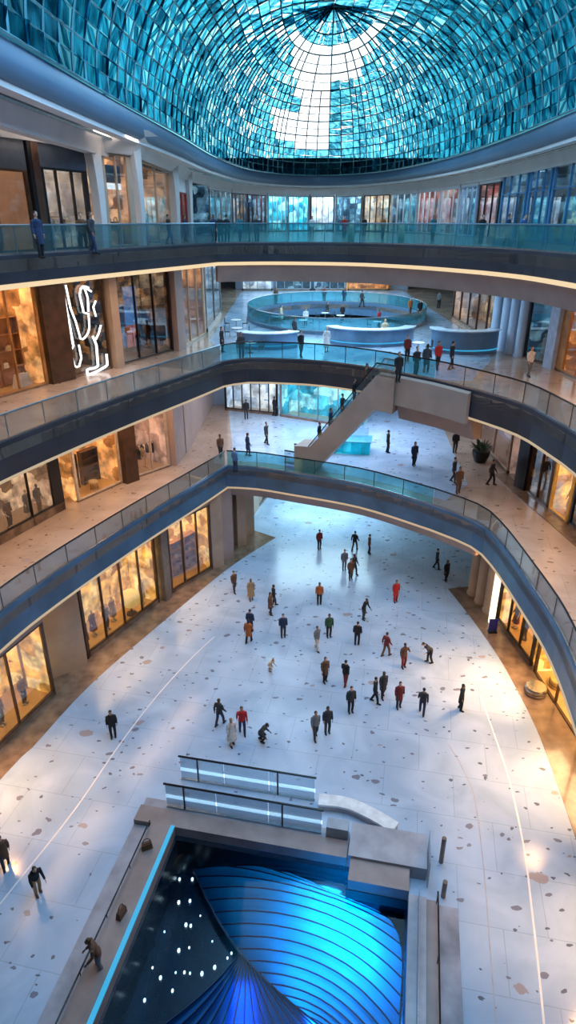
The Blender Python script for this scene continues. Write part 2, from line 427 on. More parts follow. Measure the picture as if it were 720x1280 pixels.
# ------------------------------------------------------------------ shell walls
M_WALL = mat('warm_grey_wall', (.30, .25, .22), .6, nscale=.6, namt=.08)
def wall(nm_, a, b, z0, z1, m=M_WALL, t=.3): return struct(MB().wall(a, b, z0, z1, t).build('wall_' + nm_, m))
wall('left', (-24, -9), (-24, 98), -.3, 30)
wall('right', (26, 98), (26, -9), -.3, 30)
wall('far', (-24, 98.2), (26, 98.2), -.3, 30)
wall('near', (26, -9.2), (-24, -9.2), -.3, 30)
wall('ground_far', (-24, 62), (26, 62), 0, 6.5, M_TAN)
# ------------------------------------------------------------------ roof: ring beam, soffit, vault
ringo = struct(MB().sweep(RING, [(0, 26.6), (-.12, 27.0), (-.05, 27.55), (.4, 27.75), (.9, 27.7), (.9, 26.5), (.2, 26.45)]).build('trim_ring', M_RING, smooth=True))
MB().sweep(RING, [(.25, 26.25), (.25, 26.46), (.8, 26.46), (.8, 26.25)]).build('lower_ring_lip', M_WHITE, ringo)
for o_, n_ in ((1.2, 'truss_tube'), (1.75, 'truss_tube')):
    rp = offset(RING, o_)
    MB().tube([(x, y, 26.3) for x, y in rp], .1, 6).build(n_, M_STEEL, ringo)
# ceiling band between the ring and the outer walls
outer = [(-24, -9), (-24, 98), (26, 98), (26, -9)]
rr = offset(RING, .85)
top = MB()
cb = [(max(-24, min(26, x)), y) for x, y in rr]
top.slab([(-24, -9), (-24, 98), (26, 98), (26, -9)] + [p for p in reversed(cb)], 26.9, 27.2)
struct(top.build('ceiling_gallery', M_WHITE))
# vault glass: teal tinted panes on ribs
XC, YC, VH = 3.3, 57.0, 8.8
NR = 20
RV = crom([(-9.3, -7), (-9.0, 12), (-8.6, 24), (-8.1, 36), (-7.2, 50), (-6.4, 66), (-4.4, 80.5), (-.7, 89.3), (3.6, 92.2), (8.1, 89.8), (12.0, 81.5), (14.6, 66), (15.1, 50), (14.7, 37), (14.3, 24), (14.1, 12), (14.0, -7)], 1.35)
def vault(i, j, extra=0):
    x, y = RV[i]; ph = (j / NR) * (PI / 2)
    sx, sy = XC, min(y, YC)
    c = math.cos(ph) ** .85; s_ = math.sin(ph)
    return Vector((sx + (x - sx) * c, sy + (y - sy) * c, 27.6 + (VH + extra) * s_))
NV = len(RV)
def in_window(i, j):
    p = (vault(i, j) + vault(i + 1, j + 1)) / 2
    q = px_of(*p)
    if p.y < YC: return False
    return (1.0 < p.x < 4.4 and 30.6 < p.z < 35.6) or (-1.6 < p.x <= 1.0 and 30.9 < p.z < 33.4) or (.4 < p.x < 7.0 and 35.0 < p.z < 36.15)
pv_, pf_, wv_, wf_ = [], [], [], []
cols = []
random.seed(3)
for i in range(NV - 1):
    for j in range(NR):
        a, b, c, d = vault(i, j), vault(i + 1, j), vault(i + 1, j + 1), vault(i, j + 1)
        n = (b - a).cross(d - a)
        if n.length < 1e-6: continue
        n.normalize()
        ce = (a + b + c + d) / 4
        w = in_window(i, j)
        q = []
        t1, t2 = random.uniform(-.14, .14), random.uniform(-.14, .14)
        for kk, p in enumerate((a, b, c, d)):
            q.append(p + (ce - p) * .03 + n * ((t1 if kk in (0, 1) else -t1) + (t2 if kk in (0, 3) else -t2)))
        if w:
            o = len(wv_); wv_ += [tuple(p) for p in q]; wf_.append((o, o + 1, o + 2, o + 3))
        else:
            o = len(pv_); pv_ += [tuple(p) for p in q]; pf_.append((o, o + 1, o + 2, o + 3)); cols.append(random.random())
def pane_mat():
    m = bpy.data.materials.new('teal_roof_glass'); m.use_nodes = True; nt = m.node_tree; nt.nodes.clear(); L = nt.links
    out = nd(nt, 'ShaderNodeOutputMaterial')
    at_ = nd(nt, 'ShaderNodeAttribute'); at_.attribute_name = 'tint'
    rp = nd(nt, 'ShaderNodeValToRGB')
    e = rp.color_ramp.elements
    e[0].position = 0; e[0].color = (.012, .10, .16, 1); e[1].position = 1; e[1].color = (.16, .66, .80, 1)
    x = e.new(.6); x.color = (.06, .36, .48, 1)
    # bright reflection streaks on the panes, put into the glass tint
    tc = nd(nt, 'ShaderNodeTexCoord')
    nz = nd(nt, 'ShaderNodeTexNoise'); nz.inputs['Scale'].default_value = 1.5; nz.inputs['Detail'].default_value = 2.5; nz.inputs['Distortion'].default_value = .7
    mp = nd(nt, 'ShaderNodeMapping'); mp.inputs['Scale'].default_value = (1.3, 1.3, .4)
    L.new(tc.outputs['Object'], mp.inputs['Vector']); L.new(mp.outputs[0], nz.inputs['Vector'])
    ad = nd(nt, 'ShaderNodeMath'); ad.operation = 'MULTIPLY_ADD'; ad.inputs[1].default_value = .55
    sb = nd(nt, 'ShaderNodeMath'); sb.operation = 'MULTIPLY_ADD'; sb.inputs[1].default_value = 3.2; sb.inputs[2].default_value = -1.38
    L.new(nz.outputs['Fac'], sb.inputs[0]); L.new(at_.outputs['Fac'], ad.inputs[0]); L.new(sb.outputs[0], ad.inputs[2])
    L.new(ad.outputs[0], rp.inputs['Fac'])
    tr = nd(nt, 'ShaderNodeBsdfTransparent'); L.new(rp.outputs['Color'], tr.inputs['Color'])
    gl = nd(nt, 'ShaderNodeBsdfGlossy'); gl.inputs['Roughness'].default_value = .12; gl.inputs['Color'].default_value = (.12, .6, .8, 1)
    mx = nd(nt, 'ShaderNodeMixShader'); mx.inputs['Fac'].default_value = .04
    L.new(tr.outputs[0], mx.inputs[1]); L.new(gl.outputs[0], mx.inputs[2]); L.new(mx.outputs[0], out.inputs['Surface'])
    return m
me = bpy.data.meshes.new('ceiling'); me.from_pydata(pv_, [], pf_); me.materials.append(pane_mat())
atr = me.attributes.new('tint', 'FLOAT', 'FACE'); atr.data.foreach_set('value', cols)
ceil = bpy.data.objects.new('ceiling', me); COL.objects.link(ceil); struct(ceil, 'vaulted roof of teal glass panes')
me = bpy.data.meshes.new('window_1'); me.from_pydata(wv_, [], wf_); me.materials.append(glass('clear_skylight_glass', (.93, .97, 1), .03))
win = bpy.data.objects.new('window_1', me); COL.objects.link(win); struct(win, 'clear glazed opening at the far end of the vault')
rb = MB()
for i in range(NV):
    rb.tube([vault(i, j) for j in range(NR + 1 if i % 4 == 0 else (17 if i % 2 == 0 else 13))], .06, 4, False)
rb.build('rib', M_RIB, ceil, fix=False)
rb = MB()
for j in range(0, NR):
    rb.tube([vault(i, j) for i in range(NV)], .035 if j % 2 else .06, 4, False)
rb.build('purlin', M_RIB, ceil, fix=False)

# ------------------------------------------------------------------ world: dusk sky with a bright patch beyond the far end of the roof
w = bpy.data.worlds.new('sky'); sc.world = w; w.use_nodes = True; nt = w.node_tree; L = nt.links
bg = nt.nodes['Background']; tc = nd(nt, 'ShaderNodeTexCoord')
tgt = Vector((3.6, 84, 35.5 - H)).normalized()
dp = nd(nt, 'ShaderNodeVectorMath'); dp.operation = 'DOT_PRODUCT'; dp.inputs[1].default_value = tgt
L.new(tc.outputs['Generated'], dp.inputs[0])
rp = nd(nt, 'ShaderNodeValToRGB'); e = rp.color_ramp.elements
e[0].position = 0; e[0].color = (.004, .026, .05, 1); e[1].position = 1; e[1].color = (3.2, 3.3, 3.4, 1)
for p_, c_ in ((.80, (.008, .06, .105, 1)), (.94, (.026, .16, .25, 1)), (.974, (.14, .72, .92, 1)), (.989, (.5, 1.35, 1.55, 1)), (.9955, (2.4, 2.7, 2.9, 1))):
    x = e.new(p_); x.color = c_
L.new(dp.outputs['Value'], rp.inputs['Fac'])
nz = nd(nt, 'ShaderNodeTexNoise'); nz.inputs['Scale'].default_value = 4; nz.inputs['Detail'].default_value = 5
L.new(tc.outputs['Generated'], nz.inputs['Vector'])
mr = nd(nt, 'ShaderNodeMapRange'); mr.inputs['From Min'].default_value = .3; mr.inputs['From Max'].default_value = .7; mr.inputs['To Min'].default_value = .55; mr.inputs['To Max'].default_value = 1.35
L.new(nz.outputs['Fac'], mr.inputs['Value'])
mu = nd(nt, 'ShaderNodeMixRGB'); mu.blend_type = 'MULTIPLY'; mu.inputs['Fac'].default_value = 1
L.new(rp.outputs['Color'], mu.inputs['Color1']); L.new(mr.outputs[0], mu.inputs['Color2'])
L.new(mu.outputs['Color'], bg.inputs['Color']); bg.inputs['Strength'].default_value = 1.0

def light(kind, loc, energy, col, rot=(0, 0, 0), size=(1, 1), spot=None, blend=.6):
    l = bpy.data.lights.new('lamp', kind); l.energy = energy; l.color = col
    if kind == 'AREA': l.shape = 'RECTANGLE'; l.size, l.size_y = size
    if kind == 'POINT': l.shadow_soft_size = size[0]
    if kind == 'SPOT': l.spot_size = spot; l.spot_blend = blend; l.shadow_soft_size = size[0]
    o = bpy.data.objects.new('lamp', l); COL.objects.link(o); o.location = loc; o.rotation_euler = rot; return o
# added unseen area lamps under the vault, brightening the hall with cool light
light('AREA', (2.5, 24, 34.5), 10000, (.35, .67, 1), (0, 0, 0), (16, 34))
light('AREA', (3, 62, 34.0), 3600, (.42, .75, 1), (0, 0, 0), (12, 20))

# ================================================================== people
def remesh(mb, voxel, smooth=2):
    me = bpy.data.meshes.new('tmp'); me.from_pydata(mb.v, [], mb.f)
    bm = bmesh.new(); bm.from_mesh(me); bmesh.ops.recalc_face_normals(bm, faces=bm.faces); bm.to_mesh(me); bm.free()
    o = bpy.data.objects.new('tmp', me); COL.objects.link(o)
    r = o.modifiers.new('r', 'REMESH'); r.mode = 'VOXEL'; r.voxel_size = voxel
    if smooth:
        sm = o.modifiers.new('s', 'SMOOTH'); sm.iterations = smooth; sm.factor = .5
    dg = bpy.context.evaluated_depsgraph_get(); ev = o.evaluated_get(dg)
    out = bpy.data.meshes.new_from_object(ev, depsgraph=dg)
    bpy.data.objects.remove(o); bpy.data.meshes.remove(me)
    return out
def add_to_mesh(me, mb):
    bm = bmesh.new(); bm.from_mesh(me)
    vs = [bm.verts.new(p) for p in mb.v]
    for f in mb.f:
        try: bm.faces.new([vs[i] for i in f])
        except ValueError: pass
    bm.to_mesh(me); bm.free()

def figure(stride=.0, arm=(.0, .0), bend=0.0, look=0.0, raise_arm=False, style='jacket', knee=0.0, bare=False, slim=1.0):
    """returns meshes of one posed figure facing -Y; 1.72 m tall"""
    def up(p):   # lean of the upper body about the hips
        x, y, z = p
        if z > .93 and bend:
            k = min(1, (z - .93) / .12); a = bend * k
            dz = z - .93; return (x, -dz * math.sin(a) + y * math.cos(a), .93 + dz * math.cos(a) + y * math.sin(a))
        return p
    drop = knee
    def hipz(p): return (p[0], p[1], p[2] - drop) if p[2] > .6 else p
    T = lambda p: hipz(up(p))
    legs = []
    for s, d in ((-1, -stride), (1, stride)):
        hip = T((s * .09, 0, .90)); foot = (s * .10, d, .07)
        kn = ((hip[0] + foot[0]) / 2 + s * .01, (hip[1] + foot[1]) / 2 - .05 - drop * .55 - max(0, d) * .12, .48 - drop * .25)
        legs.append((hip, kn, foot))
    arms = []
    for s, a in ((-1, arm[0]), (1, arm[1])):
        sh = (s * .19 * slim, 0, 1.38)
        if raise_arm and s == 1: el, wr = (s * .27, -.12, 1.16), (s * .13, -.30, 1.36)
        else: el, wr = (s * .235, -a * .5 + .03, 1.11), (s * .245, -a - .05, .88)
        arms.append(tuple(T(p) for p in (sh, el, wr)))
    def torso(e=0, z0=.84, z1=1.46):
        pr = [(.150, .80), (.168, .88), (.165, .96), (.142, 1.08), (.155, 1.22), (.175, 1.33), (.155, 1.40), (.075, 1.455)]
        m = MB().lathe([((r + e) * slim, z) for r, z in pr if z0 - .06 <= z <= z1], n=16, sx=1, sy=.66); m.v = [T(p) for p in m.v]; return m
    def merge(*ms):
        r = MB()
        for m in ms: r.add(m.v, m.f)
        return r
    b = torso()
    neck = [T((0, .0, 1.42)), T((0, -.005, 1.50)), T((0, -.01, 1.57))]
    b.tube(neck, [.062, .055, .055], 10)
    hd = T((0, -.02, 1.615))
    b.ball(hd, (.074, .092, .108), 14, 10)
    b.ball((hd[0], hd[1] - .088, hd[2] - .012), (.014, .022, .024), 6, 5)
    b.ball((hd[0], hd[1] - .055, hd[2] - .075), (.04, .035, .035), 8, 5)
    for s in (-1, 1): b.ball((hd[0] + s * .076, hd[1] + .005, hd[2] - .01), (.012, .02, .032), 6, 5)
    for (h, k, f) in legs: b.tube([h, ((h[0] + k[0]) / 2, (h[1] + k[1]) / 2 - .01, (h[2] + k[2]) / 2), k, ((k[0] + f[0]) / 2, (k[1] + f[1]) / 2 + .015, (k[2] + f[2]) / 2), f], [.085, .075, .055, .052, .036], 10)
    for (h, k, f) in legs: b.tube([(f[0], f[1] + .05, .045), (f[0], f[1] - .05, .04), (f[0], f[1] - .16, .03)], [.038, .042, .03], 8)
    for (a, e_, w_) in arms:
        b.tube([a, e_, w_], [.048, .038, .027], 8)
        d = (Vector(w_) - Vector(e_)).normalized(); b.ball(tuple(Vector(w_) + d * .05), (.026, .036, .045), 8, 6)
    body = remesh(b, .016, 1)
    fg = MB()
    for s, (a, e_, w_) in zip((-1, 1), arms):
        d = (Vector(w_) - Vector(e_)).normalized(); p = Vector(w_) + d * .085
        side = Vector((0, -1, 0)) if abs(d.y) < .8 else Vector((1, 0, 0)); side = (side - d * side.dot(d)).normalized()
        inn = Vector((-s, 0, 0)); inn = (inn - d * inn.dot(d)).normalized()
        for k, ln in enumerate((.065, .075, .07, .055)):
            q = p + side * (.027 - k * .018); fg.tube([q - d * .02, q + d * ln * .55 + inn * .006, q + d * ln + inn * .024], [.009, .0085, .006], 6)
        q = Vector(w_) + d * .035 + side * .03; fg.tube([q, q + side * .022 + d * .025 + inn * .01, q + side * .022 + d * .055 + inn * .02], [.011, .01, .007], 6)
    for s in (-1, 1): fg.ball((hd[0] + s * .03, hd[1] - .083, hd[2] + .012), (.011, .008, .007), 6, 4)
    add_to_mesh(body, fg)
    out = {'body': body}
    if bare: return out
    h = MB().ball((hd[0], hd[1] + .022, hd[2] + .028), (.086, .094, .098), 14, 9)
    if style in ('dress', 'coat'): h.ball((hd[0], hd[1] + .06, hd[2] - .08), (.075, .045, .12), 10, 7)
    out['hair'] = remesh(h, .018, 1)
    t = torso(.022, .86 if style != 'dress' else .84)
    for (a, e_, w_) in arms:
        wv = Vector(w_) + (Vector(e_) - Vector(w_)) * .08
        t.tube([a, e_, tuple(wv)], [.068, .056, .046], 10)
    if style == 'coat':
        m = MB().lathe([(.20, .52), (.20, .7), (.19, .88), (.165, 1.08)], n=16, sy=.72); m.v = [T(p) for p in m.v]; t.add(m.v, m.f)
    if style == 'dress':
        m = MB().lathe([(.27, .36), (.25, .5), (.21, .75), (.185, .9), (.15, 1.08)], n=18, sy=.8); m.v = [T(p) for p in m.v]; t.add(m.v, m.f)
    out[{'jacket': 'jacket', 'coat': 'long_coat', 'dress': 'dress'}[style]] = remesh(t, .02, 1)
    if style != 'dress':
        b = torso(.012, .8, .97)
        for (h_, k, f) in legs: b.tube([h_, k, (f[0], f[1] + .005, f[2] + .0)], [.1, .075, .062], 10)
        out['trousers'] = remesh(b, .02, 1)
    sh = []
    for (h_, k, f) in legs:
        m = MB().tube([(f[0], f[1] + .085, .05), (f[0], f[1] + .02, .055), (f[0], f[1] - .1, .045), (f[0], f[1] - .175, .03)], [.036, .048, .046, .028], 10)
        m.v = [(x, y, max(.0, z)) for x, y, z in m.v]; sh.append(m)
    out['shoe'] = sh
    return out
for k_ in ('x',): pass
POSES = {
    'walk': figure(.22, (.16, -.14)), 'walk2': figure(-.2, (-.15, .15)), 'stand': figure(.03, (.02, .0)),
    'phone': figure(.05, (.02, 0), raise_arm=True), 'coat': figure(.08, (.06, -.05), style='coat'),
    'coatwalk': figure(.18, (.12, -.1), style='coat'), 'dress': figure(.1, (.08, -.06), style='dress', slim=.9),
    'bend': figure(.12, (.28, .3), bend=.85), 'crouch': figure(.1, (.3, .32), bend=.55, knee=.34), 'lean': figure(.06, (.3, .3), bend=.3)}
CC = {'black': (.012, .012, .016), 'charcoal': (.035, .037, .045), 'navy': (.02, .035, .09), 'grey': (.16, .17, .19), 'pale': (.5, .47, .46), 'red': (.45, .02, .02),
      'darkred': (.18, .025, .025), 'brown': (.13, .065, .035), 'tan': (.38, .25, .13), 'orange': (.42, .12, .03), 'green': (.03, .09, .05), 'blue': (.05, .13, .32), 'white': (.65, .65, .66), 'cream': (.6, .5, .33), 'teal': (.03, .17, .2), 'yellow': (.7, .45, .05)}
def cloth(c): return mat(c + '_cloth', CC[c], .85, nscale=9, namt=.2)
SKIN = [mat('light_skin', (.55, .33, .24), .55, nscale=12, namt=.08), mat('medium_skin', (.36, .2, .13), .55, nscale=12, namt=.08), mat('dark_skin', (.13, .07, .045), .55, nscale=12, namt=.08)]
HAIR = {'black': mat('black_hair', (.012, .01, .01), .5, nscale=30), 'brown': mat('brown_hair', (.06, .03, .015), .5, nscale=30), 'blond': mat('blond_hair', (.32, .2, .08), .5, nscale=30)}
PM = {}
def meshobj(name, me, m, parent):
    if not me.materials: me.materials.append(m)
    o = bpy.data.objects.new(name, me); COL.objects.link(o); o.parent = parent
    o.material_slots[0].link = 'OBJECT'; o.material_slots[0].material = m
    return o
for nm_, d in POSES.items():
    for part, me in d.items():
        for q in (me if isinstance(me, list) else [me]):
            if not isinstance(q, MB): q.polygons.foreach_set('use_smooth', [True] * len(q.polygons))
    sh = []
    for m in d['shoe']:
        me = bpy.data.meshes.new('shoe'); me.from_pydata(m.v, [], m.f); sh.append(me)
    d['shoe'] = sh
rp_ = random.Random(11)
def person(loc, pose, top, bottom, hair, rz, label, group=None, scale=1.0, skin=None):
    t = thing('person', label, 'person', loc, rz, group); t.scale = (scale,) * 3
    d = POSES[pose]
    meshobj('body', d['body'], SKIN[skin if skin is not None else rp_.choice((0, 0, 1, 1, 2))], t)
    meshobj('hair', d['hair'], HAIR[hair], t)
    for k in ('jacket', 'long_coat', 'dress'):
        if k in d: meshobj(k, d[k], cloth(top), t)
    if 'trousers' in d: meshobj('trousers', d['trousers'], cloth(bottom), t)
    for me in d['shoe']: meshobj('shoe', me, cloth('black' if bottom not in ('tan',) else 'brown'), t)
    return t
# ground floor: pixel foot, pose, top, trousers, hair, heading, label
G = [
 (142, 921, 'stand', 'black', 'black', 'black', .3, 'person in slim black clothes standing alone on the left side of the pale floor'),
 (275, 906, 'walk', 'charcoal', 'navy', 'brown', 2.6, 'person in charcoal jacket walking, left of the person in the red jacket'),
 (303, 916, 'walk2', 'red', 'navy', 'brown', .2, 'person in bright red jacket and navy trousers, left group nearest the pool'),
 (290, 931, 'dress', 'pale', 'pale', 'blond', .5, 'person in pale pink dress in front of the red jacket, nearest the pool screens'),
 (326, 926, 'crouch', 'charcoal', 'black', 'black', 1.2, 'person in dark clothes crouching to the right of the red jacket'),
 (311, 803, 'coatwalk', 'orange', 'black', 'black', 2.8, 'person in rust orange long coat below the left shop windows'),
 (313, 790, 'stand', 'navy', 'black', 'black', 2.9, 'person in navy just behind the rust orange long coat'),
 (293, 740, 'walk', 'brown', 'charcoal', 'black', .6, 'person in dark brown jacket nearest the bright yellow left shop window'),
 (314, 750, 'dress', 'tan', 'tan', 'blond', .2, 'person in tan dress beside the brown jacket near the left shops'),
 (338, 768, 'coat', 'brown', 'charcoal', 'black', 1.1, 'person in brown long coat left of the navy and blue pair'),
 (342, 758, 'walk2', 'black', 'charcoal', 'brown', 1.9, 'person in black jacket walking just behind the brown long coat'),
 (354, 796, 'stand', 'navy', 'charcoal', 'black', .1, 'person in navy jacket standing centre left of the hall'),
 (337, 838, 'crouch', 'cream', 'pale', 'blond', .9, 'small person in cream clothes crouching on the open floor', .72),
 (399, 686, 'stand', 'darkred', 'black', 'black', .4, 'person in dark red jacket far back by the pale blue doorway'),
 (443, 688, 'walk', 'black', 'charcoal', 'black', 2.5, 'person in black jacket at the back of the far group of five'),
 (430, 712, 'stand', 'grey', 'grey', 'brown', .2, 'person in grey jacket left of the far group of five'),
 (438, 724, 'coat', 'brown', 'black', 'black', .2, 'person in brown long coat nearest us in the far group of five'),
 (442, 718, 'walk2', 'charcoal', 'black', 'black', .8, 'person in charcoal jacket behind the brown long coat of the far group'),
 (461, 692, 'stand', 'brown', 'navy', 'brown', 1.4, 'person in brown jacket at the right of the far group of five'),
 (399, 755, 'stand', 'orange', 'black', 'black', 0, 'person in orange top and black trousers in the middle distance'),
 (494, 752, 'coat', 'red', 'red', 'brown', .2, 'person in long bright red coat standing alone right of centre'),
 (396, 812, 'walk', 'grey', 'pale', 'brown', .6, 'person in grey jacket and pale trousers left of the green jacket'),
 (411, 796, 'stand', 'green', 'black', 'black', .1, 'person in dark green jacket standing in the centre of the hall'),
 (446, 806, 'stand', 'black', 'black', 'black', 2.9, 'person in slim black standing right of the green jacket'),
 (454, 774, 'lean', 'black', 'charcoal', 'black', .8, 'person in black leaning forward behind the slim black figure'),
 (482, 820, 'walk', 'darkred', 'brown', 'black', 2.2, 'person in dark red jacket and brown trousers, right middle'),
 (504, 834, 'phone', 'brown', 'darkred', 'black', .3, 'person in brown jacket holding a hand up, right middle'),
 (537, 828, 'bend', 'charcoal', 'black', 'black', -1.5, 'person in charcoal bending right over by the right side of the floor'),
 (406, 852, 'coat', 'brown', 'black', 'brown', .4, 'person in brown long coat left in the near central group'),
 (431, 856, 'walk2', 'black', 'darkred', 'black', 2.6, 'person in black jacket and dark red trousers in the near central group'),
 (438, 890, 'stand', 'charcoal', 'black', 'black', .2, 'person in charcoal at the front left of the near central group'),
 (468, 878, 'walk', 'black', 'black', 'black', 1.2, 'tall person all in black in the middle of the near central group'),
 (478, 871, 'coatwalk', 'charcoal', 'black', 'brown', .3, 'person in charcoal long coat half behind the tall black figure'),
 (498, 884, 'coat', 'darkred', 'charcoal', 'black', .1, 'person in dark red long coat right of the near central group'),
 (527, 892, 'walk2', 'charcoal', 'navy', 'black', 2.9, 'person in charcoal jacket and navy trousers striding at the right of the group'),
 (575, 887, 'coat', 'black', 'black', 'black', 1.0, 'person in black coat alone by the warm right side of the floor'),
 (394, 922, 'walk', 'grey', 'charcoal', 'brown', .3, 'person in grey jacket, left of the pair nearest the pool'),
 (409, 916, 'stand', 'charcoal', 'charcoal', 'black', .2, 'person in charcoal, right of the pair nearest the pool'),
 (545, 711, 'walk', 'charcoal', 'black', 'black', 1.2, 'person in charcoal far right near the tan curtain column'),
 (557, 726, 'coat', 'black', 'black', 'black', .5, 'person in black coat far right in front of the tan curtain column'),
 (48, 1116, 'lean', 'black', 'tan', 'brown', .8, 'person in black top and tan trousers leaning, near lower left'),
 (8, 1082, 'coatwalk', 'brown', 'charcoal', 'black', .5, 'person in brown long coat at the left edge of the photo'),
]
def put(px, py, z, pose, top, bot, hair, rz, label, scale=1.0):
    x, y = at(px, py, z); return person((x, y, z), pose, top, bot, hair, rz, label, scale=scale)
for g in G:
    if g[6 + 1].startswith('person in brown long coat at the left edge'): pass
    put(g[0], g[1], .0, *g[2:8], scale=(g[8] if len(g) > 8 else .93))
# first gallery
for g in [
 (568, 566, 'stand', 'black', 'black', 'black', .2, 'person in black standing on the first gallery plaza under the bridge curve'),
 (566, 603, 'walk', 'charcoal', 'charcoal', 'black', .8, 'person in charcoal on the first gallery plaza, in front of the black figure'),
 (517, 582, 'coat', 'navy', 'black', 'brown', .3, 'person in navy long coat on the first gallery plaza right of the cyan kiosk'),
 (484, 566, 'stand', 'black', 'black', 'black', 1.6, 'person in black standing against the cyan glow of the first gallery'),
 (572, 616, 'coat', 'brown', 'brown', 'black', .1, 'person in brown long coat just inside the first gallery glass'),
 (613, 606, 'walk2', 'charcoal', 'black', 'black', 1.0, 'person in charcoal beside the round dark planter on the first gallery'),
 (308, 524, 'stand', 'black', 'charcoal', 'black', .2, 'person in black leftmost in front of the white shop on the first gallery'),
 (333, 555, 'walk', 'charcoal', 'black', 'black', .9, 'person in charcoal on the pink floor left of the escalator'),
 (343, 520, 'coat', 'black', 'black', 'black', 2.0, 'person in black coat in front of the white shop on the first gallery'),
 (310, 570, 'coat', 'navy', 'navy', 'black', 2.0, 'person in navy coat just behind the corner glass of the first gallery'),
 (294, 590, 'stand', 'blue', 'navy', 'brown', 2.4, 'person in blue jacket at the corner of the first gallery glass'),
 (276, 572, 'walk', 'brown', 'black', 'black', .4, 'person in brown jacket by the dark doorway on the first gallery')]:
    put(*g[:2], 7.0, *g[2:])
# second gallery
for g in [
 (302, 448, 'stand', 'charcoal', 'navy', 'black', .3, 'person in charcoal behind the corner glass of the second gallery'),
 (278, 440, 'coat', 'black', 'black', 'black', 1.2, 'person in black coat by the blue glass end of the left second gallery'),
 (376, 446, 'walk', 'black', 'charcoal', 'black', .5, 'person in black jacket beside the oval opening of the second gallery'),
 (368, 425, 'stand', 'charcoal', 'black', 'brown', 2.2, 'person in charcoal right in front of the oval opening rim'),
 (408, 440, 'dress', 'white', 'white', 'blond', .2, 'person in white dress on the second gallery near the oval opening'),
 (497, 478, 'coat', 'black', 'black', 'black', .2, 'person in black coat at the top landing of the escalator'),
 (519, 470, 'stand', 'black', 'charcoal', 'black', .5, 'person in black jacket right of the escalator top landing'),
 (532, 466, 'coat', 'charcoal', 'black', 'black', 2.6, 'person in charcoal long coat right of the escalator top landing'),
 (546, 462, 'walk', 'red', 'black', 'black', .2, 'person in red jacket on the second gallery'),
 (563, 462, 'walk2', 'black', 'black', 'black', 1.9, 'person in black jacket right of the red one on the second gallery'),
 (508, 452, 'stand', 'darkred', 'black', 'brown', .4, 'person in dark red jacket behind the escalator landing'),
 (480, 428, 'coat', 'cream', 'pale', 'blond', .1, 'person in cream coat left of the dark blue counter'),
 (512, 395, 'walk', 'orange', 'brown', 'black', .3, 'person in orange far beyond the oval opening'),
 (524, 398, 'coat', 'black', 'black', 'black', .3, 'person in black coat far beyond the oval opening'),
 (452, 384, 'walk', 'charcoal', 'black', 'black', 2.0, 'person in charcoal far back left of the orange shop'),
 (430, 380, 'stand', 'navy', 'black', 'black', .3, 'person in navy far back beyond the middle of the oval opening'),
 (405, 378, 'stand', 'darkred', 'black', 'black', .3, 'person in dark red far back beyond the oval opening'),
 (345, 380, 'coat', 'brown', 'black', 'black', .3, 'person in brown coat far back left of the oval opening'),
 (548, 385, 'stand', 'grey', 'black', 'black', 2.3, 'person in grey far back right of the oval opening'),
 (660, 470, 'walk', 'white', 'grey', 'brown', .2, 'person in white top on the right second gallery by the dark shop')]:
    put(*g[:2], 14.0, *g[2:])
# top gallery: placed by bearing and distance
def bear(px, y, z):
    # plan x that bears on a pixel column at distance y on level z
    d = y * cth - (z - H) * sth
    return ((px - 360) * d / F, y, z)
for px, y, pose, top, bot, hair, rz, label in [
 (268, 44.5, 'stand', 'navy', 'black', 'black', .4, 'person in navy at the left end of the far top gallery glass'),
 (276, 43.5, 'coat', 'black', 'black', 'black', .2, 'person in long black coat by the corner of the top gallery'),
 (284, 44.0, 'stand', 'black', 'black', 'black', 2.8, 'person in black, second of the dark pair at the top gallery corner'),
 (300, 47.0, 'walk', 'teal', 'navy', 'brown', .5, 'person in teal jacket on the top gallery right of the dark pair'),
 (321, 50.0, 'stand', 'charcoal', 'black', 'black', .3, 'person in charcoal beside the thin pole on the top gallery'),
 (212, 44.0, 'walk', 'black', 'navy', 'black', 1.5, 'person in black on the left top gallery in front of the red panel shop'),
 (232, 50.0, 'coat', 'navy', 'black', 'black', 1.5, 'person in navy coat on the left top gallery near the red panel'),
 (52, 27.5, 'coat', 'navy', 'black', 'black', .9, 'person in navy coat by the dark leaning post of the left top gallery'),
 (118, 31.0, 'walk', 'charcoal', 'navy', 'brown', 1.2, 'person in charcoal jacket outside the round cornered shop'),
 (106, 33.5, 'stand', 'brown', 'black', 'brown', .4, 'person in brown at the door of the round cornered shop'),
 (430, 60.0, 'coat', 'red', 'black', 'brown', .2, 'person in red coat in the middle of the far top gallery'),
 (478, 58.0, 'walk', 'orange', 'black', 'black', .2, 'person in orange jacket at far top gallery left of the cream post'),
 (390, 64.0, 'stand', 'white', 'grey', 'brown', .2, 'person in white at far top gallery before the cyan shop'),
 (455, 70.0, 'stand', 'black', 'black', 'black', .2, 'person in black far back on the top gallery'),
 (600, 45.0, 'stand', 'black', 'black', 'black', .2, 'person in black at right of the far top gallery'),
 (632, 41.0, 'walk', 'navy', 'black', 'black', .9, 'person in navy on the right top gallery near the cream post'),
 (540, 52.0, 'coat', 'teal', 'black', 'black', .3, 'person in teal coat at the far top gallery before the striped shop'),
 (648, 38.0, 'lean', 'blue', 'black', 'black', .4, 'person in blue leaning at the right top gallery glass')]:
    person(bear(px, y, 21.0), pose, top, bot, hair, rz, label)
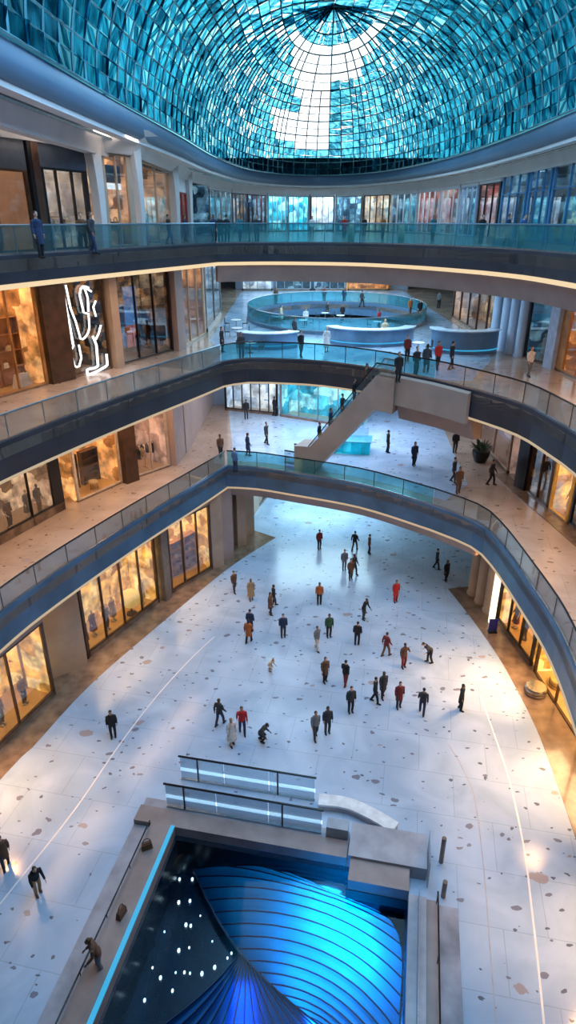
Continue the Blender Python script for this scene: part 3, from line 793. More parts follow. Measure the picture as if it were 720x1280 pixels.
# ================================================================== pool with lit shells
M_BASIN = mat('dark_blue_pool_lining', (.004, .012, .03), .25, nscale=.8, namt=.4)
M_KERBG = mat('grey_marble_kerb', (.33, .33, .38), .3, nscale=1.2, namt=.25)
M_KERBT = mat('taupe_stone_kerb', (.27, .21, .2), .35, nscale=1.1, namt=.2)
def wallq(mb, u0, v0, u1, v1, z0, z1):
    q = [pool(u0, v0), pool(u1, v0), pool(u1, v1), pool(u0, v1)]
    return mb.add([(x, y, z0) for x, y in q] + [(x, y, z1) for x, y in q], [(0, 3, 2, 1), (4, 5, 6, 7), (0, 1, 5, 4), (1, 2, 6, 5), (2, 3, 7, 6), (3, 0, 4, 7)])
m = MB(); e_ = .12
wallq(m, -e_, -e_, PW + e_, PL + e_, -2.5, -2.3)
wallq(m, -e_, -e_, 0.0, PL + e_, -2.3, -.01); wallq(m, PW, -e_, PW + e_, PL + e_, -2.3, -.01)
wallq(m, 0, -e_, PW, 0, -2.3, -.01); wallq(m, 0, PL, PW, PL + e_, -2.3, -.01)
basin = struct(m.build('pool_basin', M_BASIN), 'dark sunken basin of the pool')
wm = glass('pool_water', (.72, .88, .95), .005, .03)
nt_ = wm.node_tree; nz_ = nt_.nodes.new('ShaderNodeTexNoise'); nz_.inputs['Scale'].default_value = 2.5; bp_ = nt_.nodes.new('ShaderNodeBump'); bp_.inputs['Strength'].default_value = .12
tc_ = nt_.nodes.new('ShaderNodeTexCoord'); nt_.links.new(tc_.outputs['Object'], nz_.inputs['Vector']); nt_.links.new(nz_.outputs['Fac'], bp_.inputs['Height'])
for n in nt_.nodes:
    if n.type == 'BSDF_GLOSSY': nt_.links.new(bp_.outputs['Normal'], n.inputs['Normal'])
q = [pool(0, 0), pool(PW, 0), pool(PW, PL), pool(0, PL)]
wo = MB().add([(x, y, -.3) for x, y in q], [(0, 1, 2, 3)]).build('water', wm); wo['kind'] = 'stuff'; tag(wo, 'still dark pool water over the glowing blue shells', 'water')
# kerbs
kt = thing('pool_kerb', 'long stone kerb along the left side of the pool with cyan lit edge', 'kerb', pool(-.8, 5) + (0,))
wallq(MB(), -1.75, 0, -1.0, PL, 0, .22).build('outer_step', M_KERBG, kt)
wallq(MB(), -1.0, 0, 0, PL, 0, .45).build('inner_step', M_KERBT, kt)
wallq(MB(), -.16, 0, .0, PL, .45, .52).build('lit_edge', M_CYANL, kt)
hr = MB().tube([pool(-1.02, .05) + (.62,), pool(-1.02, PL) + (.62,)], .03, 8)
hr.build('handrail', M_RAIL, kt)
for k in range(7):
    MB().tube([pool(-1.02, .1 + k * 1.9) + (.2,), pool(-1.02, .1 + k * 1.9) + (.62,)], .02, 6).build('rail_post', M_RAIL, kt)
kt = thing('pool_kerb', 'stone kerb along the right side of the pool with dark rail and veined slab', 'kerb', pool(PW + .8, 5) + (0,))
wallq(MB(), PW, .95, PW + .62, PL, 0, .42).build('inner_step', M_KERBG, kt)
wallq(MB(), PW + .62, .95, PW + 1.0, PL, 0, .32).build('middle_step', M_KERBT, kt)
wallq(MB(), PW + 1.0, .95, PW + 1.75, PL, 0, .14).build('veined_slab', mat('veined_grey_marble', (.27, .27, .32), .25, nscale=.9, namt=.45), kt)
MB().tube([pool(PW + .98, 1.0) + (.9,), pool(PW + .98, PL) + (.9,)], .03, 8).build('handrail', M_RAIL, kt)
for k in range(7):
    MB().tube([pool(PW + .98, 1.05 + k * 2.05) + (.1,), pool(PW + .98, 1.05 + k * 2.05) + (.9,)], .02, 6).build('rail_post', M_RAIL, kt)
wallq(MB(), PW + .32, 1.1, PW + .36, PL, .42, 1.0).build('glass_panel', M_GLASSP, kt)
kt = thing('pool_kerb', 'taupe stone kerb along the far side of the pool under the glass screens', 'kerb', pool(3, -.6) + (0,))
wallq(MB(), -1.75, -1.3, 6.85, -.75, 0, .25).build('outer_step', M_KERBG, kt)
wallq(MB(), -1.75, -.75, 6.85, 0, 0, .45).build('inner_step', M_KERBT, kt)
kt = thing('stone_plinth', 'raised grey stone plinth at the far right corner of the pool', 'plinth', pool(8.2, -.4) + (0,))
wallq(MB(), 6.9, -1.5, PW + .62, .0, 0, .62).build('block', M_KERBG, kt)
wallq(MB(), 7.0, .0, PW, .9, -.02, .5).build('ledge', M_KERBT, kt)
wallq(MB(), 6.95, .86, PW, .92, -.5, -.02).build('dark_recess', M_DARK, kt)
cp = thing('corner_post', 'glass and brown metal post at far right pool corner', 'post', pool(PW + .8, -.3) + (0,))
wallq(MB(), PW + .66, -1.1, PW + .7, .3, .0, 1.35).build('glass_fin', M_GLASSP, cp)
MB().tube([pool(PW + 1.2, -.9) + (0,), pool(PW + 1.2, -.9) + (1.3,)], .09, 10).build('brown_post', M_BORDER, cp)
MB().tube([pool(PW + 1.25, .5) + (0,), pool(PW + 1.25, .5) + (.8,)], .09, 10).build('short_post', M_BORDER, cp)
# frosted block and curved bench at the far side
fb = wallq(MB(), 5.95, -1.25, 6.8, -.78, .255, .95).build('glass_block', mat('frosted_grey_glass', (.32, .36, .42), .25, nscale=2)); tag(fb, 'frosted grey block standing on the far kerb of the pool', 'block')
ben = thing('curved_bench', 'low curved white stone bench beside the right end of the glass screens', 'bench', pool(7.2, -2.2) + (0,))
bp = crom([pool(5.4, -2.5), pool(6.6, -2.55), pool(7.7, -2.2), pool(8.6, -1.75)], .2)
MB().sweep(bp, [(-.28, .32), (-.28, .42), (.28, .42), (.28, .32)]).build('seat', mat('white_stone', (.7, .74, .78), .3), ben)
MB().sweep(bp, [(-.2, 0), (-.2, .32), (.2, .32), (.2, 0)]).build('base', M_KERBG, ben)
# two glass screens with lit lines
for (v, u0, u1, h0, h1, lab) in ((-1.05, -.75, 5.75, .26, 1.5, 'nearer glass screen with dark rail and white lit line behind the pool'),
                                (-2.75, -.75, 5.2, 0, 1.3, 'farther glass screen with dark rail and white lit line behind the pool')):
    t = thing('glass_screen', lab, 'screen', pool((u0 + u1) / 2, v) + (h0,))
    n = 3
    for k in range(n):
        a = u0 + (u1 - u0) * k / n + .02; b = u0 + (u1 - u0) * (k + 1) / n - .02
        wallq(MB(), a, v - .015, b, v + .015, h0 + .03, h1 - .04).build('glass_panel', M_GLASSP, t)
    MB().tube([pool(u0 - .05, v) + (h1,), pool(u1 + .05, v) + (h1,)], .045, 8).build('handrail', M_RAIL, t)
    wallq(MB(), u0, v - .05, u1, v - .02, h0 + .45, h0 + .62).build('lit_line', M_STRIPW, t)
    wallq(MB(), u0, v - .06, u1, v + .06, h0 - .005, h0 + .05).build('base_channel', M_STEEL, t)
    for uu in (u0 + .8, u1 - 1.6):
        MB().tube([pool(uu, v + .03) + (h0,), pool(uu, v + .03) + (h1,)], .035, 8).build('post', M_DARK, t)
# shells
def shell(name, left, right, zl, zc, zr, ribs, amp, skew, mt, label, ns=120, ntt=26, flow=None):
    """ribbed membrane between two plan curves"""
    Ll, Lr = arclen(left), arclen(right); vs = []; fs = []
    for i in range(ns + 1):
        s_ = i / ns
        for j in range(ntt + 1):
            t_ = j / ntt
            a = at_len(left, Ll, Ll[-1] * s_); b = at_len(right, Lr, Lr[-1] * s_)
            x = a[0] + (b[0] - a[0]) * t_; y = a[1] + (b[1] - a[1]) * t_
            z = zl * (1 - t_) ** 2 + zc * 2 * t_ * (1 - t_) * 1.2 + zr * t_ * t_
            ph = (s_ * ribs + skew * t_ + .8 * math.sin(t_ * 2.6)) % 1.0
            z += amp * (1 - abs(2 * ph - 1)) * min(1, 4 * t_ + .2)
            vs.append((x, y, z))
    for i in range(ns):
        for j in range(ntt):
            o = i * (ntt + 1) + j; fs.append((o, o + 1, o + ntt + 2, o + ntt + 1))
    o = MB().add(vs, fs).build(name, mt, None, True); tag(o, label, 'sculpture')
    for k in range(-2, ribs + 5):
        pts = []
        for j in range(ntt + 1):
            t_ = j / ntt; s_ = (k - skew * t_ - .8 * math.sin(t_ * 2.6)) / ribs
            if 0 < s_ < 1:
                fi = min(ns - 1e-4, s_ * ns); i_ = int(fi); va, vb = Vector(vs[i_ * (ntt + 1) + j]), Vector(vs[(i_ + 1) * (ntt + 1) + j]); v = va.lerp(vb, fi - i_); pts.append((v[0], v[1], v[2] + .025))
        if len(pts) > 3: MB().tube(crom(pts, .5), .03, 6).build('rib', M_SHRIB, o, True)
    MB().tube([(p[0], p[1], zl + .02) for p in left], .05, 6).build('rim', M_SHRIB, o, True)
    return o
M_SHRIB = mat('navy_rib', (.004, .015, .06), .4, nscale=2)
def shell_mat(name, col, tcol):
    m = bpy.data.materials.new(name); m.use_nodes = True; nt = m.node_tree; nt.nodes.clear(); L = nt.links
    out = nd(nt, 'ShaderNodeOutputMaterial'); d = nd(nt, 'ShaderNodeBsdfDiffuse'); t = nd(nt, 'ShaderNodeBsdfTranslucent'); g = nd(nt, 'ShaderNodeBsdfGlossy')
    tc = nd(nt, 'ShaderNodeTexCoord'); nz = nd(nt, 'ShaderNodeTexNoise'); nz.inputs['Scale'].default_value = .9; nz.inputs['Detail'].default_value = 4
    L.new(tc.outputs['Object'], nz.inputs['Vector'])
    rp = nd(nt, 'ShaderNodeValToRGB'); rp.color_ramp.elements[0].position = .3; rp.color_ramp.elements[1].position = .7
    rp.color_ramp.elements[0].color = tuple(v * .7 for v in tcol) + (1,); rp.color_ramp.elements[1].color = tuple(tcol) + (1,)
    L.new(nz.outputs['Fac'], rp.inputs['Fac']); L.new(rp.outputs['Color'], t.inputs['Color'])
    d.inputs['Color'].default_value = tuple(col) + (1,); g.inputs['Roughness'].default_value = .3; g.inputs['Color'].default_value = (.1, .4, .9, 1)
    m1 = nd(nt, 'ShaderNodeMixShader'); m1.inputs['Fac'].default_value = .6; L.new(d.outputs[0], m1.inputs[1]); L.new(t.outputs[0], m1.inputs[2])
    m2 = nd(nt, 'ShaderNodeMixShader'); m2.inputs['Fac'].default_value = .06; L.new(m1.outputs[0], m2.inputs[1]); L.new(g.outputs[0], m2.inputs[2]); L.new(m2.outputs[0], out.inputs['Surface'])
    return m
LA = crom([at(*p, -1.6) for p in ((236, 1062), (252, 1105), (285, 1165), (335, 1222), (400, 1275), (470, 1330), (540, 1400))], .3)
RA = crom([pool(6.4, .12), pool(8.4, .5), pool(9.1, 1.6), pool(9.12, 4), pool(9.12, 7), pool(9.12, 9), pool(9.1, 11)], .3)
shell('shell_sculpture', LA, RA, -1.9, -.2, -1.7, 22, .10, -3.0, shell_mat('blue_shell', (.0, .035, .10), (.03, .55, .95)), 'large ribbed blue shell glowing cyan under the right side of the pool')
LB = crom([at(*p, -1.9) for p in ((306, 1178), (280, 1212), (240, 1250), (195, 1285), (140, 1335))], .3)
RB = crom([at(*p, -1.9) for p in ((308, 1180), (335, 1215), (385, 1265), (450, 1320), (520, 1400))], .3)
def shellB():
    vs, fs = [], []; Ll, Lr = arclen(LB), arclen(RB); ns, ntt = 40, 110
    for i in range(ns + 1):
        s_ = .03 + .97 * i / ns
        a = at_len(LB, Ll, Ll[-1] * s_); b = at_len(RB, Lr, Lr[-1] * s_)
        for j in range(ntt + 1):
            t_ = j / ntt; ph = (t_ * 13) % 1
            bow = math.sin(PI * t_)
            vs.append((a[0] + (b[0] - a[0]) * t_, a[1] + (b[1] - a[1]) * t_ - bow * .5 * s_, -2.1 + .35 * bow * s_ + .07 * s_ * (1 - abs(2 * ph - 1))))
    for i in range(ns):
        for j in range(ntt):
            o = i * (ntt + 1) + j; fs.append((o, o + 1, o + ntt + 2, o + ntt + 1))
    o = MB().add(vs, fs).build('shell_sculpture', shell_mat('deep_blue_shell', (.0, .03, .11), (.01, .25, .85)), None, True)
    for j in range(0, ntt + 1, 8):
        MB().tube([tuple(Vector(vs[i * (ntt + 1) + j]) + Vector((0, 0, .03))) for i in range(0, ns + 1, 4)], .025, 6).build('rib', M_SHRIB, o, True)
    tag(o, 'fan shaped deep blue shell opening towards us in the middle of the pool', 'sculpture')
shellB()
# lamps on the pool floor shining up through the shells
def floor_lamp(p, q, w_, e_, c, z):
    m_ = ((p[0] + q[0]) / 2, (p[1] + q[1]) / 2); light('AREA', m_ + (z,), e_, c, (PI, 0, -math.atan2(q[1] - p[1], q[0] - p[0])), (math.hypot(q[0] - p[0], q[1] - p[1]), w_))
floor_lamp(at(436, 1085, -1.4), at(400, 1215, -1.4), .7, 480, (.01, .55, 1), -2.15)
floor_lamp(at(405, 1200, -1.4), at(385, 1330, -1.4), .5, 150, (.0, .36, 1), -2.15)
floor_lamp(at(470, 1120, -1.4), at(480, 1280, -1.4), .8, 22, (.0, .25, 1), -2.15)
floor_lamp(at(310, 1230, -2), at(300, 1330, -2), .6, 34, (.0, .2, 1), -2.22)
M_SPARK = mat('white_glint_bead', (1, 1, 1), .4, em=(.75, .92, 1), es=2.2)
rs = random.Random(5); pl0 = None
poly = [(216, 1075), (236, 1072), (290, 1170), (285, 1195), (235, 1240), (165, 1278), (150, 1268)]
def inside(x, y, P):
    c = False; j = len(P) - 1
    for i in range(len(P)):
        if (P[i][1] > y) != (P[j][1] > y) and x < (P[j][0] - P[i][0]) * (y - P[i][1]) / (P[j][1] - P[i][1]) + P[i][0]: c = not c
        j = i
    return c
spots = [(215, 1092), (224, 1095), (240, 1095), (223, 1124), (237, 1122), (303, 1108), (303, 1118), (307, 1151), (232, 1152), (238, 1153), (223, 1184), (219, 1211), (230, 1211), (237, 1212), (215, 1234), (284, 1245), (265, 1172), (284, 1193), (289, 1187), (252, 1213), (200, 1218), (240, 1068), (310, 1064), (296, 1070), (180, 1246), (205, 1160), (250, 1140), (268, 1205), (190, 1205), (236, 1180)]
for (px, py) in spots:  # added glowing beads imitate ceiling lights reflected in the dark water
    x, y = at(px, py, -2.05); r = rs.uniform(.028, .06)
    o = MB().ball((0, 0, 0), (r, r * 1.5, r), 8, 5).build('pool_glint', M_SPARK, None, True); o.location = (x, y, -2.3 + r if py > 1100 or px < 260 else -1.35)
    tag(o, 'tiny added glowing bead imitating a light reflection in the dark part of the pool', 'light', 'imitated light reflections in the pool')
# things left on the kerb
def satchel(px, py, z, label, rz, c):
    x, y = at(px, py, z); t = thing('shoulder_bag', label, 'bag', (x, y, z), rz)
    m = MB().box((0, 0, .16), (.42, .2, .32)); m.v = [(vx * (.86 if vz > .2 else 1), vy * (.5 if vz > .2 else 1), vz) for vx, vy, vz in m.v]
    m.build('bag_body', cloth(c), None).parent = t
    MB().tube([(.15 * math.cos(a), 0, .3 + .2 * math.sin(a)) for a in [PI * k / 10 for k in range(11)]], .015, 6).build('strap', cloth('black'), None).parent = t
    MB().box((0, -.085, .2), (.38, .03, .18)).build('flap', cloth(c), None).parent = t
satchel(184, 1060, .45, 'brown bag left on the left pool kerb near the far corner', .4, 'brown')
satchel(152, 1144, .45, 'brown bag left halfway along the left pool kerb', 1.2, 'brown')
x, y = at(130, 1212, .22); person((x - .1, y, .22), 'lean', 'brown', 'grey', 'brown', -1.2, 'person in brown jacket leaning over the left kerb of the pool')

# ================================================================== shops
def lit(name, c1, c2, c3, strength, scale=1.0):
    """display wall with shop light put into its emission: coloured compartments, mottled glow"""
    if name in MATS: return MATS[name]
    m = bpy.data.materials.new(name); m.use_nodes = True; nt = m.node_tree; L = nt.links; b = nt.nodes['Principled BSDF']; b.inputs['Roughness'].default_value = .5
    tc = nd(nt, 'ShaderNodeTexCoord')
    mp = nd(nt, 'ShaderNodeMapping'); mp.inputs['Scale'].default_value = (scale, scale, scale * 1.15); L.new(tc.outputs['Object'], mp.inputs['Vector'])
    v = nd(nt, 'ShaderNodeTexVoronoi'); v.distance = 'CHEBYCHEV'; v.inputs['Scale'].default_value = 1.1; v.inputs['Randomness'].default_value = .75
    L.new(mp.outputs[0], v.inputs['Vector'])
    sx = nd(nt, 'ShaderNodeSeparateColor'); L.new(v.outputs['Color'], sx.inputs['Color'])
    rp = nd(nt, 'ShaderNodeValToRGB'); e = rp.color_ramp.elements
    e[0].position = 0; e[0].color = tuple(c1) + (1,); e[1].position = 1; e[1].color = tuple(c3) + (1,); x = e.new(.5); x.color = tuple(c2) + (1,)
    L.new(sx.outputs['Red'], rp.inputs['Fac'])
    n = nd(nt, 'ShaderNodeTexNoise'); n.inputs['Scale'].default_value = 1.6 * scale; n.inputs['Detail'].default_value = 4; L.new(tc.outputs['Object'], n.inputs['Vector'])
    mr = nd(nt, 'ShaderNodeMapRange'); mr.inputs['From Min'].default_value = .35; mr.inputs['From Max'].default_value = .7; mr.inputs['To Min'].default_value = .35; mr.inputs['To Max'].default_value = 1.35; L.new(n.outputs['Fac'], mr.inputs['Value'])
    mu = nd(nt, 'ShaderNodeMixRGB'); mu.blend_type = 'MULTIPLY'; mu.inputs['Fac'].default_value = 1; L.new(rp.outputs['Color'], mu.inputs['Color1']); L.new(mr.outputs[0], mu.inputs['Color2'])
    L.new(mu.outputs[0], b.inputs['Base Color']); L.new(mu.outputs[0], b.inputs['Emission Color']); b.inputs['Emission Strength'].default_value = strength  # glow of the lit shop interior is put into the wall's own emission
    MATS[name] = m; return m
LIT_Y = lit('yellow_lit_display', (.34, .14, .02), (1, .60, .13), (1, .84, .40), 1.1)
M_GOLDF = mat('honey_stone', (.62, .40, .16), .3, nscale=.8, namt=.25)
LIT_O = lit('orange_lit_display', (.28, .11, .03), (.72, .33, .10), (1, .58, .22), .85, .9)
LIT_B = lit('beige_lit_display', (.2, .11, .06), (.62, .42, .28), (.98, .72, .46), .65, .9)
LIT_D = lit('dark_lit_display', (.008, .006, .006), (.03, .02, .016), (.4, .2, .07), .5, 1.6)
LIT_CR = lit('cream_lit_display', (.35, .27, .22), (.75, .66, .58), (.95, .86, .76), .6, .7)
LIT_P = lit('pink_lit_display', (.34, .2, .16), (.52, .34, .28), (.8, .58, .48), .5, .6)
LIT_C = lit('cyan_lit_display', (.0, .16, .25), (.03, .5, .7), (.5, .95, 1), .75, .8)
LIT_W = lit('white_lit_display', (.3, .42, .55), (.6, .75, .95), (.9, .97, 1), .6, .7)
LIT_N = lit('blue_dark_display', (.01, .03, .06), (.03, .10, .18), (.25, .5, .65), .5, 1.2)
LIT_R = lit('red_lit_display', (.12, .02, .02), (.4, .06, .04), (.6, .4, .35), .5, 1.0)
def inward(a, b):
    L = math.hypot(b[0] - a[0], b[1] - a[1]) or 1; return (-(b[1] - a[1]) / L, (b[0] - a[0]) / L)   # away from the atrium
def shop(label, a, b, z0, z1, back, frame=M_DARK, mull=3, depth=2.6, band=.6, bandm=None, plinth=.2, rail=0, lamp=60, lampc=(1, .62, .30), glass_=True, jamb=.16, lean=0, sides=(1, 1)):
    n = inward(a, b); mid = ((a[0] + b[0]) / 2, (a[1] + b[1]) / 2)
    t = thing('shop_front', label, 'shop front', (mid[0], mid[1], z0))
    L = math.hypot(b[0] - a[0], b[1] - a[1]); u = ((b[0] - a[0]) / L, (b[1] - a[1]) / L)
    P = lambda s_, d=0: (a[0] + u[0] * s_ + n[0] * d, a[1] + u[1] * s_ + n[1] * d)
    zt = z1 - band
    f = MB()
    rz = math.atan2(u[1], u[0])
    for k in range(mull + 1):
        s_ = L * k / mull; w = jamb if k in (0, mull) else .07
        s_ = min(max(s_, w / 2), L - w / 2)
        c = P(s_, .05); f.box((c[0], c[1], (z0 + zt) / 2), (w, .14, zt - z0), rz, (lean, 0))
    f.wall(P(0), P(L), zt - .1, zt, .16, .05); f.wall(P(0), P(L), z0 + plinth, z0 + plinth + .08, .14, .05)
    if rail: f.wall(P(0), P(L), z0 + rail, z0 + rail + .07, .12, .05)
    fo = f.build('window_frame', frame, t)
    if plinth > .02: MB().wall(P(0), P(L), z0, z0 + plinth, .2, .08).build('plinth', M_BORDER, t)
    MB().wall(P(0), P(L), zt, z1, .3, .12).build('sign_band', bandm or frame, t)
    if glass_: MB().wall(P(jamb), P(L - jamb), z0 + plinth, zt, .015, .06).build('window_pane', M_GLASSS, fo)
    MB().wall(P(0, depth), P(L, depth), z0, z1, .1).build('display_wall', back, t)
    for k_, s_ in ((0, .05), (1, L - .05)):
        if sides[k_]: MB().wall(P(s_, .15), P(s_, depth - .05), z0, z1, .06).build('side_wall', back, t)
    global LAST; LAST = t
    MB().add([P(0, .1) + (z0 + .03,), P(L, .1) + (z0 + .03,), P(L, depth) + (z0 + .03,), P(0, depth) + (z0 + .03,)], [(0, 1, 2, 3)]).build('display_floor', M_GOLDF if back in (LIT_Y, LIT_O) else M_TAN, t)
    if lamp:
        c = P(L / 2, depth * .5); light('AREA', (c[0], c[1], z1 - .25), lamp, lampc, (0, 0, rz), (L * .8, depth * .6))
    return P, L, rz
# ---- furnishings
def mannequin_proto():
    return figure(.05, (.05, .0), bare=True)['body']
MQ = mannequin_proto(); MQ.polygons.foreach_set('use_smooth', [True] * len(MQ.polygons))
MQD = POSES['dress']['dress']; MQJ = POSES['stand']['jacket']; MQT = POSES['stand']['trousers']
M_MQ = mat('ivory_mannequin', (.62, .55, .45), .35, nscale=4, namt=.05)
M_MQK = mat('black_mannequin', (.03, .03, .03), .35, nscale=4, namt=.05)
def mannequin(p, z, rz, col, label, dress=True, dark=False, group=None):
    t = thing('mannequin', label, 'mannequin', (p[0], p[1], z), rz, group)
    MB().lathe([(.2, 0), (.2, .015), (.015, .02), (.015, .06)], n=14).build('base_plate', M_STEEL).parent = t
    o = meshobj('body', MQ, M_MQK if dark else M_MQ, t); o.location = (0, 0, .03)
    if dress: o = meshobj('dress', MQD, cloth(col), t); o.location = (0, 0, .03)
    else:
        o = meshobj('jacket', MQJ, cloth(col), t); o.location = (0, 0, .03)
        o = meshobj('trousers', MQT, cloth('charcoal'), t); o.location = (0, 0, .03)
    return t
def shelf_unit(p, z, rz, label, w=1.5, h=2.4, m=M_WOOD, rows=4):
    t = thing('shelf_unit', label, 'shelf', (p[0], p[1], z), rz)
    for s in (-1, 1): MB().box((s * w / 2, 0, h / 2), (.05, .38, h)).build('side_panel', m).parent = t
    for k in range(rows + 1): MB().box((0, 0, .08 + (h - .12) * k / rows), (w - .05, .36, .04)).build('shelf', m).parent = t
    MB().box((0, .18, h / 2), (w, .02, h)).build('back_panel', m).parent = t
    return t
def rack(p, z, rz, label, cols, w=1.5):
    t = thing('clothes_rack', label, 'clothes rack', (p[0], p[1], z), rz)
    MB().tube([(-w / 2, 0, 1.5), (w / 2, 0, 1.5)], .02, 8).build('hanging_rail', M_STEEL).parent = t
    for s in (-1, 1):
        MB().tube([(s * w / 2, 0, .03), (s * w / 2, 0, 1.5)], .02, 8).tube([(s * w / 2, -.25, .03), (s * w / 2, .25, .03)], .02, 8).build('leg', M_STEEL).parent = t
    n = len(cols)
    for k, c in enumerate(cols):
        x = -w / 2 + .15 + (w - .3) * k / max(1, n - 1)
        m = MB().lathe([(.04, 1.47), (.05, 1.43), (.2, 1.37), (.21, 1.1), (.22, .8 - .08 * (k % 2))], n=10, sx=.28)
        q = Matrix.Rotation(rz, 4, 'Z') @ Vector((x, 0, 0))
        o = m.build('hanging_garment', cloth(c), None, True); o.location = (p[0] + q.x, p[1] + q.y, z); o.rotation_euler = (0, 0, rz)
        tag(o, '%s garment hanging on the %s' % (c, label), 'garment', 'garments on the ' + label)
def bag_on(p, z, rz, c, label, group=None, s=1.0):
    t = thing('handbag', label, 'bag', (p[0], p[1], z), rz, group); t.scale = (s,) * 3
    m = MB().box((0, 0, .14), (.4, .18, .28)); m.v = [(x * (.75 if zz > .2 else 1), y * (.5 if zz > .2 else 1), zz) for x, y, zz in m.v]; m.build('bag_body', cloth(c)).parent = t
    MB().tube([(.12 * math.cos(a), 0, .27 + .16 * math.sin(a)) for a in [PI * k / 8 for k in range(9)]], .014, 6).build('handle', M_DBROWN).parent = t
def column(a, z0, z1, r, m, label, n=20, lean=(0, 0), square=False, rz=0, d=None):
    mb = MB()
    if square: mb.box((a[0], a[1], (z0 + z1) / 2), (d or r * 2, r * 2, z1 - z0), rz, lean)
    else: mb.lathe([(r * 1.15, z0), (r * 1.15, z0 + .12), (r, z0 + .2), (r, z1)], (a[0], a[1], 0), n)
    return struct(mb.build('pillar', m, None, not square), label)
LK = lambda line, px, z: station(px, line, z)

# ---------------- ground floor, left
A0, A1 = (-14.6, 19.0), (-12.05, 26.3)
P, L, rz = shop('ground floor shop with yellow lit window at the left edge of the photo', A0, A1, 0, 5.4, LIT_Y, M_DBROWN, 3, band=.9, bandm=M_MAUVE, lamp=260, plinth=.25)
for k, (s_, c, dr) in enumerate(((1.6, 'tan', True), (3.4, 'cream', True), (5.0, 'brown', False), (6.6, 'tan', False))):
    mannequin(P(s_, 1.0), .05, rz, c, '%s dressed mannequin, %s in the leftmost ground floor window' % (c, ('first', 'second', 'third', 'fourth')[k]), dr)
wall('left_pier', (-13.9, 26.9), (-11.2, 28.9), 0, 5.5, M_TAN, .5)
B0, B1 = (-11.2, 29.3), (-8.25, 35.1)
P, L, rz = shop('ground floor shop with yellow window of mannequins and a round golden lamp', B0, B1, 0, 5.4, LIT_Y, M_DBROWN, 4, band=.7, bandm=M_TAN, lamp=320, plinth=.3, sides=(0, 1), depth=2.3)
for k, (s_, c, dr) in enumerate(((.8, 'brown', True), (1.8, 'darkred', True), (2.6, 'brown', False), (3.5, 'tan', True), (5.9, 'cream', True))):
    mannequin(P(s_, .9 + .3 * (k % 2)), .05, rz, c, '%s dressed mannequin, %s from the near end of the golden lamp window' % (c, ('first', 'second', 'third', 'fourth', 'fifth')[k]), dr)
c = P(4.6, .7); gl_ = thing('globe_lamp', 'round golden globe lamp standing in the ground floor left window', 'lamp', (c[0], c[1], .05))
MB().ball((c[0], c[1], 1.15), (.62, .62, .62), 18, 12).build('globe', mat('gold_globe', (1, .7, .25), .3, em=(1, .66, .2), es=.75, nscale=2, namt=.3), gl_, True)
MB().lathe([(.35, .05), (.3, .15), (.06, .25), (.06, .6)], (c[0], c[1], 0), 16).build('stand', M_DBROWN, gl_, True)
R0, R1 = (-13.35, 30.35), (-11.25, 29.3)
fo = MB().wall(R0, R1, .0, .14, .16).wall(R0, R1, 4.2, 4.5, .16).box((R0[0], R0[1], 2.2), (.18, .18, 4.4)).box((R1[0], R1[1], 2.2), (.2, .2, 4.4)).build('return_window_frame', M_DBROWN, LAST)
MB().wall(R0, R1, .14, 4.2, .015).build('return_window_pane', M_GLASSS, fo)
MB().wall(R0, R1, 4.5, 5.4, .14).build('return_sign_band', M_MAUVE, LAST)
mannequin((-12.2, 30.6), .05, .3, 'black', 'black dressed mannequin behind the return window facing us beside the golden lamp', True, True)
column((-7.95, 35.55), 0, 5.5, .3, mat('grey_brown_pier', (.18, .15, .13), .4), 'dark pier between the two yellow left shops', square=True, rz=1.1)
P, L, rz = shop('ground floor shop with tall bright yellow cabinets near the left corner', (-7.65, 36.1), (-5.3, 39.4), 0, 5.4, LIT_Y, M_DBROWN, 3, band=.4, bandm=M_TAN, lamp=200, plinth=.2)
for k, s_ in enumerate((.7, 2.0, 3.3)):
    shelf_unit(P(s_, 1.5), .05, rz, 'tall wooden display cabinet, %s in the bright yellow corner shop' % ('nearest', 'middle', 'farthest')[k], 1.05, 2.6, M_WOOD, 4)
    for q in range(3):
        c = P(s_ - .3 + q * .3, 1.45); bag_on(c, .05 + .1 + 2.48 * (1 + q) / 4, rz, ('brown', 'cream', 'tan')[q], '%s bag on the %s cabinet of the yellow corner shop' % (('brown', 'cream', 'tan')[q], ('nearest', 'middle', 'farthest')[k]), None, .8)
for k, (x, y) in enumerate(((-5.1, 40.0), (-4.5, 41.2), (-3.6, 43.2), (-3.1, 45.0))):
    column((x, y), 0, 5.6, .42 if k < 2 else .36, M_TAN if k != 1 else M_MAUVE, 'tan stone pillar at the left corner, number %d from the front' % (k + 1), square=True, rz=.5)
wall('ground_left_back', (-4.4, 42), (-2.2, 52), 0, 6, M_TAN)
P, L, rz = shop('dark doorway shop at the back left of the ground floor', (-3.6, 46.5), (-1.9, 52), 0, 5, LIT_D, M_DBROWN, 3, band=.5, lamp=25)
P, L, rz = shop('pale blue glowing shop entrance at the far end of the ground floor', (-1.5, 57), (7, 57), 0, 5.2, LIT_C, M_STEEL, 5, band=.5, bandm=M_BLUEW, lamp=150, lampc=(.6, .9, 1))
light('AREA', (3, 49, 5.3), 1100, (.55, .85, 1), (0, 0, 0), (8, 7))
